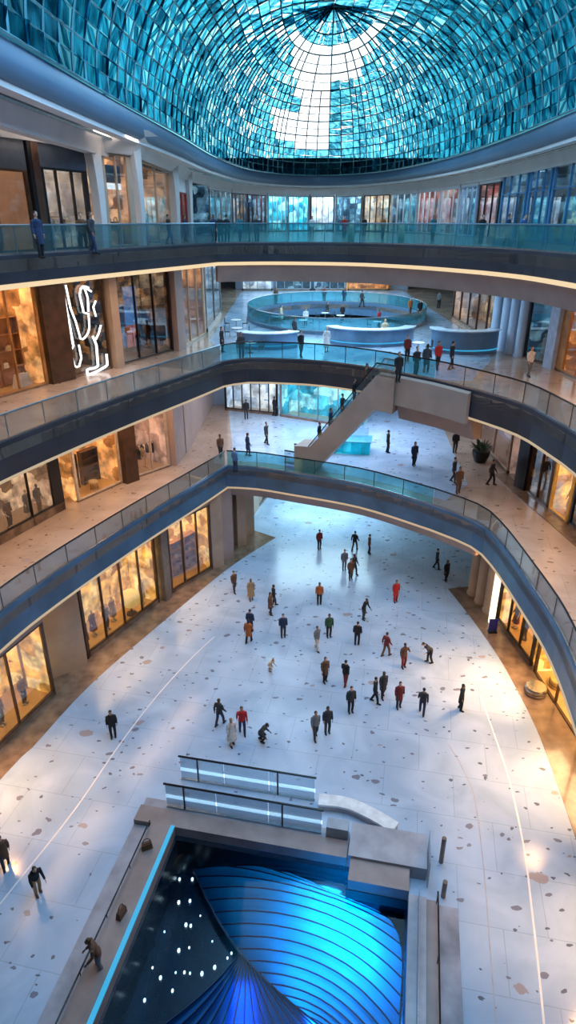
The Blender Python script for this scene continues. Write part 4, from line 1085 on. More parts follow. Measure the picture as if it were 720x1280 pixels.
# ---------------- ground floor, right
for k, (px, py) in enumerate(((583, 742), (592, 752), (602, 764))):
    x, y = at(px, py, 0); column((x + .5, y), 0, 5.5, .42, M_TAN, 'tan fluted column at the right side, number %d of the curtain like row' % (k + 1), 12)
x, y = at(607, 778, 0); ls = MB().box((x + .3, y - .1, 2.4), (.3, .3, 3.8)).build('light_column', mat('white_light_column', (1, .9, .75), .4, em=(1, .86, .66), es=1.3)); tag(ls, 'slim white glowing light column in front of the tan columns', 'light'); ls.location.z = -.45
rgl = [(12.6, 33.0), (13.3, 29.7), (13.75, 25.2), (13.6, 20), (13, 12)]
P, L, rz = shop('right ground floor shop with gold window and dark figures', (12.75, 33.0), (13.35, 28.6), 0, 5.4, LIT_Y, M_DARK, 3, band=.4, bandm=M_TAN, lamp=480, plinth=.25)
for k, (s_, c) in enumerate(((.9, 'brown'), (2.1, 'black'), (3.4, 'charcoal'))): mannequin(P(s_, .8), .05, rz, c, '%s dressed mannequin, %s in the gold right hand window' % (c, ('farthest', 'middle', 'nearest')[k]), k != 1, k == 1)
P, L, rz = shop('right ground floor open shop with golden cushions and tables', (13.4, 28.2), (13.9, 20.5), 0, 5.4, LIT_Y, M_DBROWN, 3, band=.4, bandm=M_TAN, lamp=600, plinth=.0, glass_=False)
def pouf(x, y, r, m, label, zz=.012):
    t = thing('pouf_seat', label, 'seat', (x, y, zz))
    MB().lathe([(r * .9, 0), (r, .08), (r, .36), (r * .92, .45)], (0, 0, .012), 20).build('cushion', m).parent = t; t.children[0].location = (0, 0, -.012)
    MB().lathe([(r * 1.01, .2), (r * 1.02, .22), (r * 1.01, .24)], (0, 0, 0), 20).build('piping', M_DBROWN).parent = t
pouf(12.85, 26.4, .55, M_STEEL, 'round grey satin pouf in front of the right ground floor shop')
pouf(14.25, 26.9, .5, mat('gold_fabric', (.6, .4, .12), .5), 'round gold pouf beside the grey satin pouf', .05)
def sofa(x, y, rz, c, label):
    t = thing('lounge_sofa', label, 'sofa', (x, y, .05), rz)
    MB().box((0, 0, .25), (1.9, .8, .3)).build('seat', c).parent = t
    MB().box((0, .36, .55), (1.9, .2, .5)).build('backrest', c).parent = t
    for s in (-1, 1): MB().box((s * .95, 0, .4), (.2, .8, .4)).build('armrest', c).parent = t
    for sx in (-.85, .85):
        for sy in (-.3, .3): MB().box((sx, sy, .05), (.06, .06, .1)).build('leg', M_DBROWN).parent = t
sofa(14.75, 24.75, -PI / 2, mat('gold_sofa_fabric', (.5, .3, .09), .7), 'gold lounge sofa in the right open shop')
sofa(14.95, 22.2, -PI / 2, mat('brown_sofa_fabric', (.16, .09, .05), .7), 'brown lounge sofa nearest us in the right open shop')
x, y = at(612, 790, 0)
t = thing('blue_sign_stand', 'small blue floor sign at the end of the gold right window', 'sign', (x + .15, y, .012))
MB().box((0, 0, .5), (.5, .06, .8)).build('sign_panel', mat('deep_blue_sign', (.01, .02, .25), .4)).parent = t
MB().box((0, 0, .04), (.5, .35, .06)).build('sign_foot', M_DARK).parent = t

# ---------------- first gallery, left
z = 7.0; ln = SL[1]
q = lambda px: LK(ln, px, z + 2)
P, L, rz = shop('black framed first gallery shop at the left edge with beige lit window', q(-60), q(76), z, 12.6, LIT_B, M_DARK, 3, band=1.9, lamp=90, plinth=.5, jamb=.8)
for k, (s_, c) in enumerate(((2.4, 'black'), (4.2, 'brown'), (5.6, 'grey'), (7.0, 'black'))): mannequin(P(min(s_, L - 1), 1.0), z + .05, rz, c, '%s dressed mannequin, %s in the black framed first gallery shop' % (c, ('first', 'second', 'third', 'fourth')[k]), k % 2 == 0, k == 3)
P, L, rz = shop('orange lit furniture shop on the left first gallery', q(92), q(150), z, 12.6, LIT_O, mat('pale_frame', (.6, .5, .4), .4), 1, band=.3, bandm=M_WOOD, lamp=130, plinth=.1)
for k, s_ in enumerate((1.0, 2.7)):
    shelf_unit(P(s_, 1.8), z + .05, rz, 'dark shelf unit, %s in the orange furniture shop' % ('nearer', 'farther')[k], 1.3, 2.2, M_DBROWN)
c = P(2.0, .8); t = thing('round_stool', 'round cream stool in the orange furniture shop', 'stool', (c[0], c[1], z + .05))
MB().lathe([(.3, .38), (.33, .42), (.3, .5)], (0, 0, 0), 16).build('seat', cloth('cream')).parent = t
for k in range(3): MB().tube([(.2 * math.cos(k * 2.1), .2 * math.sin(k * 2.1), .38), (.28 * math.cos(k * 2.1), .28 * math.sin(k * 2.1), 0)], .02, 6).build('leg', M_DBROWN).parent = t
a = q(157); column(a, z, 12.6, .45, M_DBROWN, 'brown wood clad pier on the left first gallery', square=True, rz=.9, d=1.0)
P, L, rz = shop('pink lit clothes shop on the left first gallery', q(166), q(211), z, 12.6, LIT_P, mat('pale_frame2', (.5, .4, .34), .4), 2, band=.3, bandm=M_MAUVE, lamp=130, plinth=.1)
rack(P(L * .3, 1.0), z + .05, rz, 'clothes rack in the pink lit shop, nearer one', ('black', 'brown', 'black', 'charcoal', 'cream'))
rack(P(L * .7, 1.5), z + .05, rz, 'clothes rack in the pink lit shop, farther one', ('brown', 'black', 'grey', 'black'))
a, b = q(212), q(234); wall('first_gallery_pier', a, b, z, 12.6, M_MAUVE, .7)
P, L, rz = shop('dark doorway in the corner of the left first gallery', q(236), q(252), z, 12.6, LIT_D, M_DBROWN, 2, band=.6, lamp=8)
wall('first_gallery_side', (-7.5, 44), (-7.0, 57), z, 12.6, M_MAUVE, .3)
wall('first_gallery_back', (-7, 57.6), (14, 57.6), z, 12.6, M_BLUEW, .3)
P, L, rz = shop('white shop with dark mullions at the back of the first gallery', (-5.6, 55.6), (-.9, 53.8), z, 11.6, LIT_W, M_DARK, 6, band=.4, bandm=M_WHITE, lamp=100, lampc=(.8, .92, 1), depth=1.6)
P, L, rz = shop('cyan glowing glass shop behind the escalator on the first gallery', (-.7, 53.6), (5.6, 50.0), z, 11.2, LIT_C, M_STEEL, 4, band=.4, bandm=M_CYANL, lamp=160, lampc=(.3, .85, 1), depth=2)
kx = thing('glass_kiosk', 'low cyan glass kiosk counter under the escalator on the first gallery', 'kiosk', (4.2, 44.6, z + .012))
MB().box((0, 0, .45), (3.6, 1.5, .9), -.15).build('counter_body', lit('cyan_counter', (0, .25, .4), (.0, .45, .7), (.1, .8, 1), .6, .5)).parent = kx
MB().box((0, 0, .93), (3.8, 1.7, .06), -.15).build('counter_top', mat('blue_counter_top', (.1, .4, .55), .2)).parent = kx
MB().box((0, .5, 1.3), (3.4, .03, .7), -.15).build('glass_screen', M_GLASSP).parent = kx
x, y = at(600, 577, z); t = thing('round_planter', 'round dark planter with leaves on the right of the first gallery plaza', 'planter', (x, y, z + .012))
MB().lathe([(.4, 0), (.6, .5), (.62, .8), (.55, .82)], (0, 0, 0), 18).build('pot', M_DARK).parent = t
lf = MB(); rl = random.Random(2)
for k in range(60):
    a = rl.uniform(0, 6.28); e_ = rl.uniform(.2, 1.3); r = rl.uniform(.5, .95)
    p0 = Vector((.2 * math.cos(a), .2 * math.sin(a), .8)); p1 = p0 + Vector((math.cos(a) * math.cos(e_), math.sin(a) * math.cos(e_), math.sin(e_))) * r
    sd = Vector((-math.sin(a), math.cos(a), 0)) * .06; mdp = (p0 + p1) / 2 + Vector((0, 0, .08)); lf.add([p0, mdp + sd, p1, mdp - sd], [(0, 1, 2, 3)])
lf.build('leaves', mat('dark_leaf', (.03, .07, .03), .5)).parent = t
# ---------------- first gallery, right
ln = SR[1]; q = lambda px: LK(ln, px, z + 2)
P, L, rz = shop('brown shop at the back right of the first gallery', (14.5, 50), q(640), z, 12.6, LIT_P, M_TAN, 3, band=.5, lamp=60)
P, L, rz = shop('dark brown shop front on the right first gallery beside the black pier', q(664), q(690), z, 12.6, LIT_D, M_DBROWN, 2, band=.4, bandm=M_DBROWN, lamp=30, plinth=.1)
a = q(658); column(a, z, 12.6, .3, M_DARK, 'black pier on the right first gallery', square=True, rz=-1.2, d=.9)
P, L, rz = shop('yellow lit window on the right first gallery', q(693), q(716), z, 12.6, LIT_Y, mat('gold_frame', (.7, .45, .12), .4), 1, band=.3, bandm=M_WOOD, lamp=160, plinth=.1)
mannequin(P(L * .4, .8), z + .05, rz, 'yellow', 'yellow dressed mannequin in the right first gallery window', True)
mannequin(P(L * .75, .8), z + .05, rz, 'darkred', 'dark red dressed mannequin in the right first gallery window', False)
P, L, rz = shop('black shop front at the right edge of the first gallery', q(718), q(800), z, 12.6, LIT_D, M_DARK, 2, band=.5, lamp=20)
struct(MB().sweep([q(640), q(664), q(690), q(716), q(800)], [(-.9, z + .01), (-.9, z + .05), (0, z + .05), (0, z + .01)]).build('floor_border_gallery', M_BORDER))
# ---------------- second gallery, left
z = 14.0; ln = SL[2]; q = lambda px: LK(ln, px, z + 2.5)
P, L, rz = shop('orange wood shelved shop at the left edge of the second gallery', q(-70), q(52), z, 19.9, LIT_O, M_WOOD, 3, band=.3, bandm=M_WOOD, lamp=160, plinth=.1)
for k, s_ in enumerate((L - .9, L - 2.6, L - 4.3)):
    shelf_unit(P(s_, 1.7), z + .05, rz, 'orange wood shelf, %s in the second gallery edge shop' % ('farthest', 'middle', 'nearest')[k], 1.5, 3.6, M_WOOD, 4)
    for j in range(3): bag_on(P(s_ - .4 + .4 * j, 1.65), z + .13 + 3.48 * (1 + (j + k) % 3) / 4, rz, ('white', 'cream', 'brown')[j], '%s bag on the %s orange wood shelf' % (('white', 'cream', 'brown')[j], ('farthest', 'middle', 'nearest')[k]))
bag_on(P(L - 1.2, .7), z + .05, rz, 'white', 'big white bag on the floor of the orange wood shop', None, 2.6)
a, b = q(55), q(84); wall('second_gallery_pier', a, b, z, 19.9, M_DBROWN, .5)
P, L, rz = shop('dark brown shop with abstract white neon tubes in its window', q(86), q(134), z, 19.9, LIT_D, M_DBROWN, 1, band=.3, bandm=M_DBROWN, lamp=40, plinth=.15, jamb=.1)
ne = thing('neon_tube_art', 'abstract white neon line sculpture hanging in the dark brown shop window', 'neon light', P(L / 2, -.1) + (z + 2.5,))
M_NEON = mat('white_neon_tube', (1, 1, 1), .4, em=(.85, .93, 1), es=1.5)
def neon(pts, r=.06):
    # strokes of the drawing: (share of the window width, share of its height)
    mb = MB(); cur = crom([P(L * s_, -.12) + (z + 5.4 * h_,) for s_, h_ in pts], .15)
    mb.tube(cur, r, 8).build('neon_tube', M_NEON, ne, True)
neon([(-.04, .98), (.02, .62), (.05, .34), (-.03, .3), (.0, .14), (.12, .12), (.2, .2), (.18, .34)])
neon([(-.06, .80), (.0, .5), (.03, .36)])
neon([(.06, .95), (.1, .72), (.18, .58), (.24, .4), (.4, .42), (.5, .5), (.52, .64), (.4, .66), (.36, .84), (.46, .92), (.6, .9)])
neon([(.52, .66), (.55, .8), (.5, .9), (.66, .86)])
neon([(.56, .4), (.62, .3), (.6, .08), (.3, .06), (.3, .0), (.85, .06), (.86, .18)], .075)
neon([(.62, .36), (.72, .42), (.8, .5)])
neon([(.7, .6), (.66, .7), (.74, .76)])
a, b = q(136), q(146); wall('second_gallery_white_pier', a, b, z, 19.9, M_TAN, .7)
P, L, rz = shop('black shop with a blue poster and orange glow on the second gallery', q(148), q(214), z, 19.9, LIT_D, M_DARK, 3, band=.3, bandm=M_DARK, lamp=45, lampc=(1, .4, .12), plinth=.1)
c0, c1 = P(L * .20, .3), P(L * .42, .3)
po = thing('hanging_poster', 'light blue poster hanging in the black second gallery shop', 'poster', P(L * .31, .3) + (z + 3.3,))
MB().wall(c0, c1, z + 2.3, z + 4.6, .05).build('poster_sheet', mat('light_blue_poster', (.12, .3, .75), .5, em=(.1, .3, .8), es=.45, nscale=.8, namt=.4), po)
MB().wall(c0, c1, z + 4.6, z + 4.68, .08).build('top_bar', M_STEEL, po)
for j, (s_, h_) in enumerate(((.5, 3.6), (.62, 2.6))):
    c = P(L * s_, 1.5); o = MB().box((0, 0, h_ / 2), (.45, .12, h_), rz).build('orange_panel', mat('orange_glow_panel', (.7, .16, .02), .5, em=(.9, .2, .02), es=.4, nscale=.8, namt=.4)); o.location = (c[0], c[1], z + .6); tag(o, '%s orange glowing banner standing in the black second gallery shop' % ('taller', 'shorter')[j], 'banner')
for k, (s_, c) in enumerate(((.14, 'brown'), (.5, 'black'), (.78, 'charcoal'))): mannequin(P(L * s_, .8), z + .05, rz, c, '%s dressed mannequin, %s in the black shop with the blue poster' % (c, ('left', 'middle', 'right')[k]), k == 1, k == 2)
a, b = q(215), q(224); wall('second_gallery_mauve_pier', a, b, z, 19.9, M_MAUVE, .8)
P, L, rz = shop('narrow cream and brown shop front at the end of the left second gallery', q(226), q(256), z, 19.9, LIT_P, mat('cream_frame', (.55, .42, .3), .4), 3, band=.3, bandm=M_DBROWN, lamp=60, plinth=.1, jamb=.3)
P, L, rz = shop('blue glass shop end on the left second gallery', q(258), q(276), z, 19.9, LIT_N, M_STEEL, 2, band=.3, bandm=M_BLUEW, lamp=40, lampc=(.6, .85, 1))
# ---------------- second gallery, right
ln = SR[2]; q = lambda px: LK(ln, px, z + 2.5)
for k, px in enumerate((622, 632, 645, 656)): column(q(px), z, 19.9, .38, M_BLUEW, 'pale blue white column, number %d from the left on the right second gallery' % (k + 1), 18)
P, L, rz = shop('dark clothes shop between pale blue pillars on the right second gallery', q(661), q(690), z, 19.9, LIT_N, M_DARK, 1, band=.3, bandm=M_DARK, lamp=60, lampc=(.85, .9, 1), plinth=.1)
rack(P(L * .5, 1.3), z + .05, rz, 'clothes rack in the dark right shop', ('charcoal', 'navy', 'grey', 'black', 'navy'))
mannequin(P(L * .5, .6), z + .05, rz, 'white', 'white dressed mannequin in the dark right second gallery shop', True)
a, b = q(691), q(702); wall('second_gallery_blue_pier', a, b, z, 19.9, mat('blue_white_pier', (.40, .52, .75), .4), .6)
P, L, rz = shop('orange wood shop front at the right edge of the second gallery', q(703), q(790), z, 19.9, LIT_O, M_WOOD, 3, band=.6, bandm=M_WOOD, lamp=160, plinth=.1, jamb=.9)
P, L, rz = shop('brown and white shop front at the far right of the second gallery', (15.3, 62), (15.2, 48), z, 19.9, LIT_B, M_DBROWN, 5, band=.4, lamp=120)
# ---------------- second gallery, far side
wall('second_gallery_back', (-7, 90.3), (16, 90.3), z, 19.9, M_BLUEW, .3)
for k, (x0, x1, bk, lab) in enumerate(((-6, -2, LIT_W, 'white lit'), (-1.6, 3, LIT_N, 'blue black'), (3.4, 7.5, LIT_N, 'dark blue'), (7.8, 13.2, LIT_O, 'orange wood lit'))):
    shop('%s shop at the far back of the second gallery' % lab, (x0, 88), (x1, 88), z, 19.5, bk, M_STEEL if k < 3 else M_WOOD, 4, band=.5, lamp=150, lampc=(.75, .9, 1) if k < 3 else (1, .55, .2), depth=1.8)
def counter(x, y, r0, a0, a1, h, m, top, label):
    t = thing('curved_counter', label, 'counter', (x, y, z))
    pth = [(r0 * 1.35 * math.cos(a0 + (a1 - a0) * k / 24), r0 * math.sin(a0 + (a1 - a0) * k / 24)) for k in range(25)]
    MB().sweep(pth, [(-.3, 0), (-.3, h), (.3, h), (.3, 0)]).build('counter_body', m).parent = t
    MB().sweep(pth, [(-.45, h), (-.45, h + .07), (.45, h + .07), (.45, h)]).build('counter_top', top).parent = t
    MB().sweep(pth, [(-.36, .25), (-.36, .33), (-.3, .33), (-.3, .25)]).build('light_line', M_CYANL).parent = t
M_CB = mat('blue_grey_counter', (.10, .20, .32), .3, nscale=.8, namt=.3); M_CT = mat('pale_blue_top', (.45, .6, .72), .2)
counter(6.2, 49.5, 2.2, PI * 1.05, PI * 1.95, 1.2, M_CB, M_CT, 'long curved blue counter in front of the oval opening')
counter(-1.5, 47.8, 1.5, PI * 1.1, PI * 1.9, 1.1, M_CB, M_CT, 'smaller curved blue counter left on the second gallery')
counter(12.4, 46.0, 1.5, PI * .9, PI * 1.9, 1.5, M_CB, M_CT, 'tall grey curved reception counter at the right of the second gallery')
def cafe_table(x, y, label):
    t = thing('cafe_table', label, 'table', (x, y, z), 0)
    MB().lathe([(.42, .7), (.45, .72), (.42, .74)], n=18).build('table_top', M_WHITE).parent = t
    MB().tube([(0, 0, .02), (0, 0, .7)], .035, 8).build('pedestal', M_STEEL).parent = t
    MB().lathe([(.25, 0), (.25, .02), (.03, .04)], n=14).build('base', M_STEEL).parent = t
def cafe_chair(x, y, rz, label, c):
    t = thing('cafe_chair', label, 'chair', (x, y, z), rz)
    MB().box((0, 0, .45), (.42, .42, .05)).build('seat', c).parent = t
    MB().box((0, .2, .7), (.42, .04, .4)).build('backrest', c).parent = t
    for sx in (-.18, .18):
        for sy in (-.18, .18): MB().tube([(sx, sy, 0), (sx, sy, .44)], .016, 6).build('leg', M_STEEL).parent = t
zs = z; z = 12.6
for k, (x, y) in enumerate(((1.5, 66), (5.5, 69.5), (8.8, 65), (4.0, 71.5), (-1.0, 68.5))):
    w_ = ('left of the middle', 'right of the middle', 'rightmost', 'farthest', 'leftmost')[k] + ' in the sunken oval lounge'
    cafe_table(x, y, 'round white cafe table ' + w_)
    cafe_chair(x - .8, y, PI / 2, 'dark cafe chair left of the table ' + w_, M_DARK); cafe_chair(x + .8, y, -PI / 2, 'dark cafe chair right of the table ' + w_, M_DARK)
    person((x + .3, y + 1.2, z), ('coat', 'stand', 'walk', 'coat', 'dress')[k], ('white', 'black', 'red', 'charcoal', 'cream')[k], 'black', 'black', .3 * k, 'person in %s standing behind the table %s' % (('white', 'black', 'red', 'charcoal', 'cream')[k], w_))
z = zs
for k, (x, y) in enumerate(((-4.0, 51.5), (-4.4, 56), (-2.6, 45.0), (9.0, 45.0))):
    w_ = ('by the left rim of the oval opening', 'farthest along the left passage', 'behind the left far glass', 'right of the long blue counter')[k]
    cafe_table(x, y, 'round white cafe table ' + w_)
    cafe_chair(x - .75, y, -PI / 2 + PI, 'dark cafe chair left of the table ' + w_, M_DARK); cafe_chair(x + .75, y, -PI / 2, 'dark cafe chair right of the table ' + w_, M_DARK)
# ---------------- top gallery, left
z = 21.0; ln = SL[3]; q = lambda px: LK(ln, px, z + 2)
M_SLATE = mat('slate_blue_band', (.06, .08, .12), .4)
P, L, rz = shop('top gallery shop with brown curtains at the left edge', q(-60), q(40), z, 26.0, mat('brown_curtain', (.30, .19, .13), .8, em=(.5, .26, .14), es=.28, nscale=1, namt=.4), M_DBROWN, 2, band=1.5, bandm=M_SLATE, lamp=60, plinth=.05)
shelf_unit(P(L - 2.0, 1.2), z + .05, rz, 'low orange wood cabinet in the brown curtain shop', 1.8, 1.7, M_WOOD, 2)
a = q(44); column(a, z, 26.0, .14, M_DARK, 'black leaning post of the left top gallery', square=True, rz=rz, d=.35, lean=(-.0, 0))
a = q(51); column(a, z, 26.0, .16, M_DBROWN, 'brown leaning post of the left top gallery', square=True, rz=rz, d=.45)
P, L, rz = shop('round cornered dark framed shop with white interior on the top gallery', q(56), q(112), z, 26.0, LIT_CR, M_DARK, 3, band=1.3, bandm=M_SLATE, lamp=110, lampc=(1, .85, .7), plinth=.05, jamb=.3)
mannequin(P(L * .35, .9), z + .05, rz, 'white', 'white dressed mannequin in the round cornered top gallery shop', True)
rack(P(L * .68, 1.2), z + .05, rz, 'clothes rack in the round cornered shop', ('tan', 'white', 'brown', 'cream'))
M_CURVEW = mat('white_curved_column', (.58, .56, .56), .45, nscale=.6, namt=.06)
def curved_col(px, label, w_=.5, bend=.5):
    a = q(px); n = inward(*((ln[2], ln[3]))); m = MB(); pts = []
    rzz = math.atan2(ln[3][1] - ln[2][1], ln[3][0] - ln[2][0])
    u = (math.cos(rzz), math.sin(rzz)); nn = 12; vs = []
    for k in range(nn + 1):
        t_ = k / nn; sft = -bend * (t_ - .1) ** 2 ; ww = w_ * (.75 + .9 * t_ ** 3)
        for du, dn in ((-ww / 2, -.35), (ww / 2, -.35), (ww / 2, .15), (-ww / 2, .15)):
            vs.append((a[0] + u[0] * (sft + du) + n[0] * (dn - .25 * t_), a[1] + u[1] * (sft + du) + n[1] * (dn - .25 * t_), z + 5.4 * t_))
    fs = [(0, 1, 2, 3), tuple(nn * 4 + k for k in (3, 2, 1, 0))]
    for i in range(nn):
        for k in range(4): fs.append((i * 4 + k, i * 4 + (k + 1) % 4, i * 4 + 4 + (k + 1) % 4, i * 4 + 4 + k))
    struct(m.add(vs, fs).build('pillar', M_CURVEW, None, False), label)
curved_col(122, 'white curved column left of the warm niche on the top gallery', .6)
P, L, rz = shop('warm shop with white light bar on the top gallery between white columns', q(128), q(170), z, 26.0, LIT_B, M_TAN, 2, band=.3, bandm=M_WHITE, lamp=130, plinth=.05, jamb=.5)
c = P(L * .45, .25); t = thing('light_bar', 'bright white light bar above the warm top gallery window', 'light', (c[0], c[1], z + 3.1), rz)
MB().box((0, 0, 0), (1.5, .12, .3)).build('diffuser', mat('white_bar', (1, 1, 1), .4, em=(.8, .9, 1), es=1.6)).parent = t
MB().box((0, 0, .6), (1.6, .1, .85)).build('dark_panel', M_SLATE).parent = t
for j in range(3):
    c = P(L * (.3 + .2 * j), .8); bag_on(c, z + .9, rz, ('cream', 'brown', 'tan')[j], '%s bag in the warm window with the white light bar' % ('cream', 'brown', 'tan')[j], None, 1.5)
t = thing('display_table', 'low display table carrying bags in the warm top gallery window', 'table', P(L * .5, .8) + (z + .03,), rz)
MB().box((0, 0, .84), (2.2, .5, .06)).build('table_top', M_DBROWN).parent = t
for sx in (-1, 1): MB().box((sx, 0, .41), (.08, .45, .8)).build('leg', M_DBROWN).parent = t
curved_col(172, 'white curved column in the middle of the left top gallery', .5)
P, L, rz = shop('beige lit niche wall right of the white column on the top gallery', q(176), q(214), z, 26.0, LIT_B, M_TAN, 2, band=.3, bandm=M_WHITE, lamp=170, plinth=.05, jamb=.4)
curved_col(217, 'white curved column left of the red panels on the top gallery', .6)
P, L, rz = shop('red and dark blue shop front at the end of the left top gallery', q(221), q(244), z, 26.0, LIT_R, mat('red_frame', (.28, .03, .02), .4), 2, band=1.5, bandm=M_WHITE, lamp=60, plinth=.05, jamb=.5)
curved_col(246, 'white curved column right of the red panels on the top gallery', .5, .3)
wall('top_gallery_red_panel', q(249), q(258), z, 24.4, mat('red_panel', (.25, .03, .02), .4), .3)
# white bulkhead above the shops
struct(MB().sweep(ln + [(-8.6, 66)], [(-.2, 25.7), (-1.2, 26.9), (.3, 26.9), (.3, 25.7)]).build('trim_bulkhead_left', M_WHITE))
# ---------------- top gallery, far and right
RL = [p for p in offset(RING, 1.9) if p[1] > 8]
far_i = [p for p in RL if p[1] > 60 and p[0] < 17.4]
q = lambda px: LK(RL, px, z + 2)
spec = [(263, 290, LIT_N, M_STEEL, 'blue glass shop leftmost of the far top gallery'), (291, 309, LIT_D, M_SLATE, 'dark shop second from left on the far top gallery'), (310, 333, LIT_N, mat('dark_red_frame', (.16, .03, .03), .4), 'red framed shop third from left on the far top gallery'),
        (335, 358, LIT_C, M_WHITE, 'cyan shop left of middle on the far top gallery'), (360, 386, LIT_C, M_BLUEW, 'cyan and gold shop in the middle of the far top gallery'), (388, 418, LIT_W, M_DARK, 'white lit shop right of middle on the far top gallery'),
        (420, 452, LIT_N, M_STEEL, 'dark glazed cafe front with blue panes on the far top gallery'), (454, 486, LIT_B, M_DBROWN, 'brown and gold shop on the far top gallery'), (488, 520, LIT_N, M_WHITE, 'dark shop with white posts on the far top gallery'), (522, 548, LIT_R, M_WHITE, 'shop with white striped mullions on the far top gallery')]
for (p0, p1, bk, fr, lab) in spec:
    shop(lab, q(p0), q(p1), z, 25.6, bk, fr, 4, band=.35, bandm=M_WHITE, lamp=260, lampc=(.7, .9, 1), plinth=.1, depth=2)
spec2 = [(550, 572, LIT_R, M_WHITE, 'shop with mauve posts at right of the far top gallery'), (574, 594, LIT_N, M_BLUEW, 'shop with pale cyan panel at right of the far top gallery'), (596, 622, LIT_R, M_DARK, 'shop with red goods at right of the far top gallery'),
         (624, 655, LIT_N, mat('blue_lit_frame', (.05, .2, .42), .35, .3), 'blue framed glass shop on the right top gallery'), (657, 684, LIT_N, mat('blue_lit_frame', (.05, .2, .42)), 'tall blue glass shop with cyan bars on the right top gallery'), (686, 760, LIT_N, mat('blue_lit_frame', (.05, .2, .42)), 'dark blue glass shop with yellow display at right edge of the top gallery')]
RS = RL
for (p0, p1, bk, fr, lab) in spec2:
    a, b = q(p0), q(p1)
    P, L, rz = shop(lab, a, b, z, 25.6 if p0 < 620 else 26.3, bk, fr, 3 if p0 < 690 else 2, band=.35, bandm=M_WHITE if p0 < 620 else fr, lamp=120, lampc=(.75, .9, 1), plinth=.05, depth=2, rail=3.2 if p0 > 620 else 0, jamb=.3)
c = P(.9, .9); t = thing('armchair', 'bright yellow armchair in the right edge window of the top gallery', 'chair', (c[0], c[1], z + .05), rz)
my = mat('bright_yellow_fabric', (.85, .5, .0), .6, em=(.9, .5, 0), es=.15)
m_ = MB().box((0, 0, .45), (1.0, .8, .4)); m_.build('seat', my).parent = t
MB().box((0, .35, .95), (1.0, .18, .9)).build('backrest', my).parent = t
for s in (-1, 1): MB().box((s * .5, 0, .65), (.14, .8, .5)).build('armrest', my).parent = t
for sx in (-.4, .4):
    for sy in (-.3, .3): MB().box((sx, sy, .12), (.06, .06, .26)).build('leg', M_WOOD).parent = t
mannequin(P(2.2, .9), z + .05, rz, 'yellow', 'yellow dressed mannequin beside the yellow armchair', True)
struct(MB().sweep(RL, [(-.25, 25.5), (-.7, 26.9), (.3, 26.9), (.3, 25.5)]).build('trim_bulkhead_far', M_WHITE))
# cream posts on the top gallery glass
for k, px in enumerate((443, 494, 656)):
    e3 = offset(EF[3] + ER[3][1:], .5)
    best = min(e3, key=lambda p: abs(px_of(p[0], p[1], 21.7)[0] - px))
    t = thing('gate_post', 'cream post in the top gallery glass, %s' % ('left of the three', 'middle of the three', 'rightmost of the three')[k], 'post', (best[0], best[1], 21.0))
    MB().lathe([(.16, 0), (.19, .3), (.2, .7), (.15, 1.15), (.1, 1.2)], n=16).build('shaft', mat('cream_post', (.7, .5, .3), .4)).parent = t
    MB().lathe([(.16, 1.2), (.16, 1.24), (.05, 1.27)], n=16).build('cap', M_DBROWN).parent = t
    MB().lathe([(.22, 0), (.22, .05), (.19, .07)], n=16).build('foot', M_DBROWN).parent = t
x, y, _ = bear(312, 46, 21)
t = thing('sign_pole', 'thin dark pole standing behind the far top gallery glass', 'pole', (x, y, 21)); MB().tube([(0, 0, 0), (0, 0, 2.4)], .05, 8).build('pole', M_DARK).parent = t; MB().box((0, 0, 2.3), (.5, .06, .3)).build('plate', M_SLATE).parent = t; MB().lathe([(.25, 0), (.25, .03), (.05, .06)], n=14).build('base', M_DARK).parent = t

# ================================================================== escalator from the first to the second gallery
es = thing('escalator', 'tan clad escalator rising from the first gallery to the second gallery', 'escalator', (1.0, 42.4, 7.02))
pa, pb = Vector((1.3, 41.0, 7.2)), Vector((5.6, 38.9, 13.6))
pc = Vector((6.6, 38.0, 13.6)); p00 = Vector((.1, 41.6, 7.2))
dv = Vector((pb.x - pa.x, pb.y - pa.y, 0)).normalized(); nv = Vector((-dv.y, dv.x, 0))
def skirt(off, th, h0, h1, name, m, pts=None):
    P_ = pts or [p00, pa, pb, pc]; mb = MB(); vs = []
    for p in P_:
        for o_, hh in ((off - th / 2, h0), (off + th / 2, h0), (off + th / 2, h1), (off - th / 2, h1)):
            vs.append(tuple(p + nv * o_ + Vector((0, 0, hh))))
    fs = [(0, 1, 2, 3), tuple(4 * (len(P_) - 1) + k for k in (3, 2, 1, 0))]
    for i in range(len(P_) - 1):
        for k in range(4): fs.append((i * 4 + k, i * 4 + (k + 1) % 4, i * 4 + 4 + (k + 1) % 4, i * 4 + 4 + k))
    return mb.add(vs, fs).build(name, m, es)
skirt(0, 1.7, -1.75, .3, 'truss_cladding', mat('tan_cladding', (.33, .25, .21), .5, nscale=.7, namt=.1), [pa + Vector((-.5, .25, 1.25)), pa + Vector((.5, -.25, 1.35)), pb, pc])
for s in (-1, 1):
    skirt(s * .75, .03, .3, 1.05, 'glass_side', M_GLASSR)
    skirt(s * .75, .09, 1.05, 1.13, 'handrail', M_RAIL)
    skirt(s * .75, .14, .2, .34, 'side_deck', M_STEEL)
st = MB(); n = 22
for k in range(n):
    p = pa + (pb - pa) * ((k + .5) / n); st.box((p.x, p.y, p.z + .32), (.34, 1.1, .16), math.atan2(dv.y, dv.x))
st.build('steps', M_DARK, es)
eg = EF[2] + ER[2][1:]; Lg = arclen(eg)
i0 = min(range(len(eg)), key=lambda i: abs(px_of(eg[i][0], eg[i][1], 13.4)[0] - 484)); i1 = min(range(len(eg)), key=lambda i: abs(px_of(eg[i][0], eg[i][1], 13.4)[0] - 588))
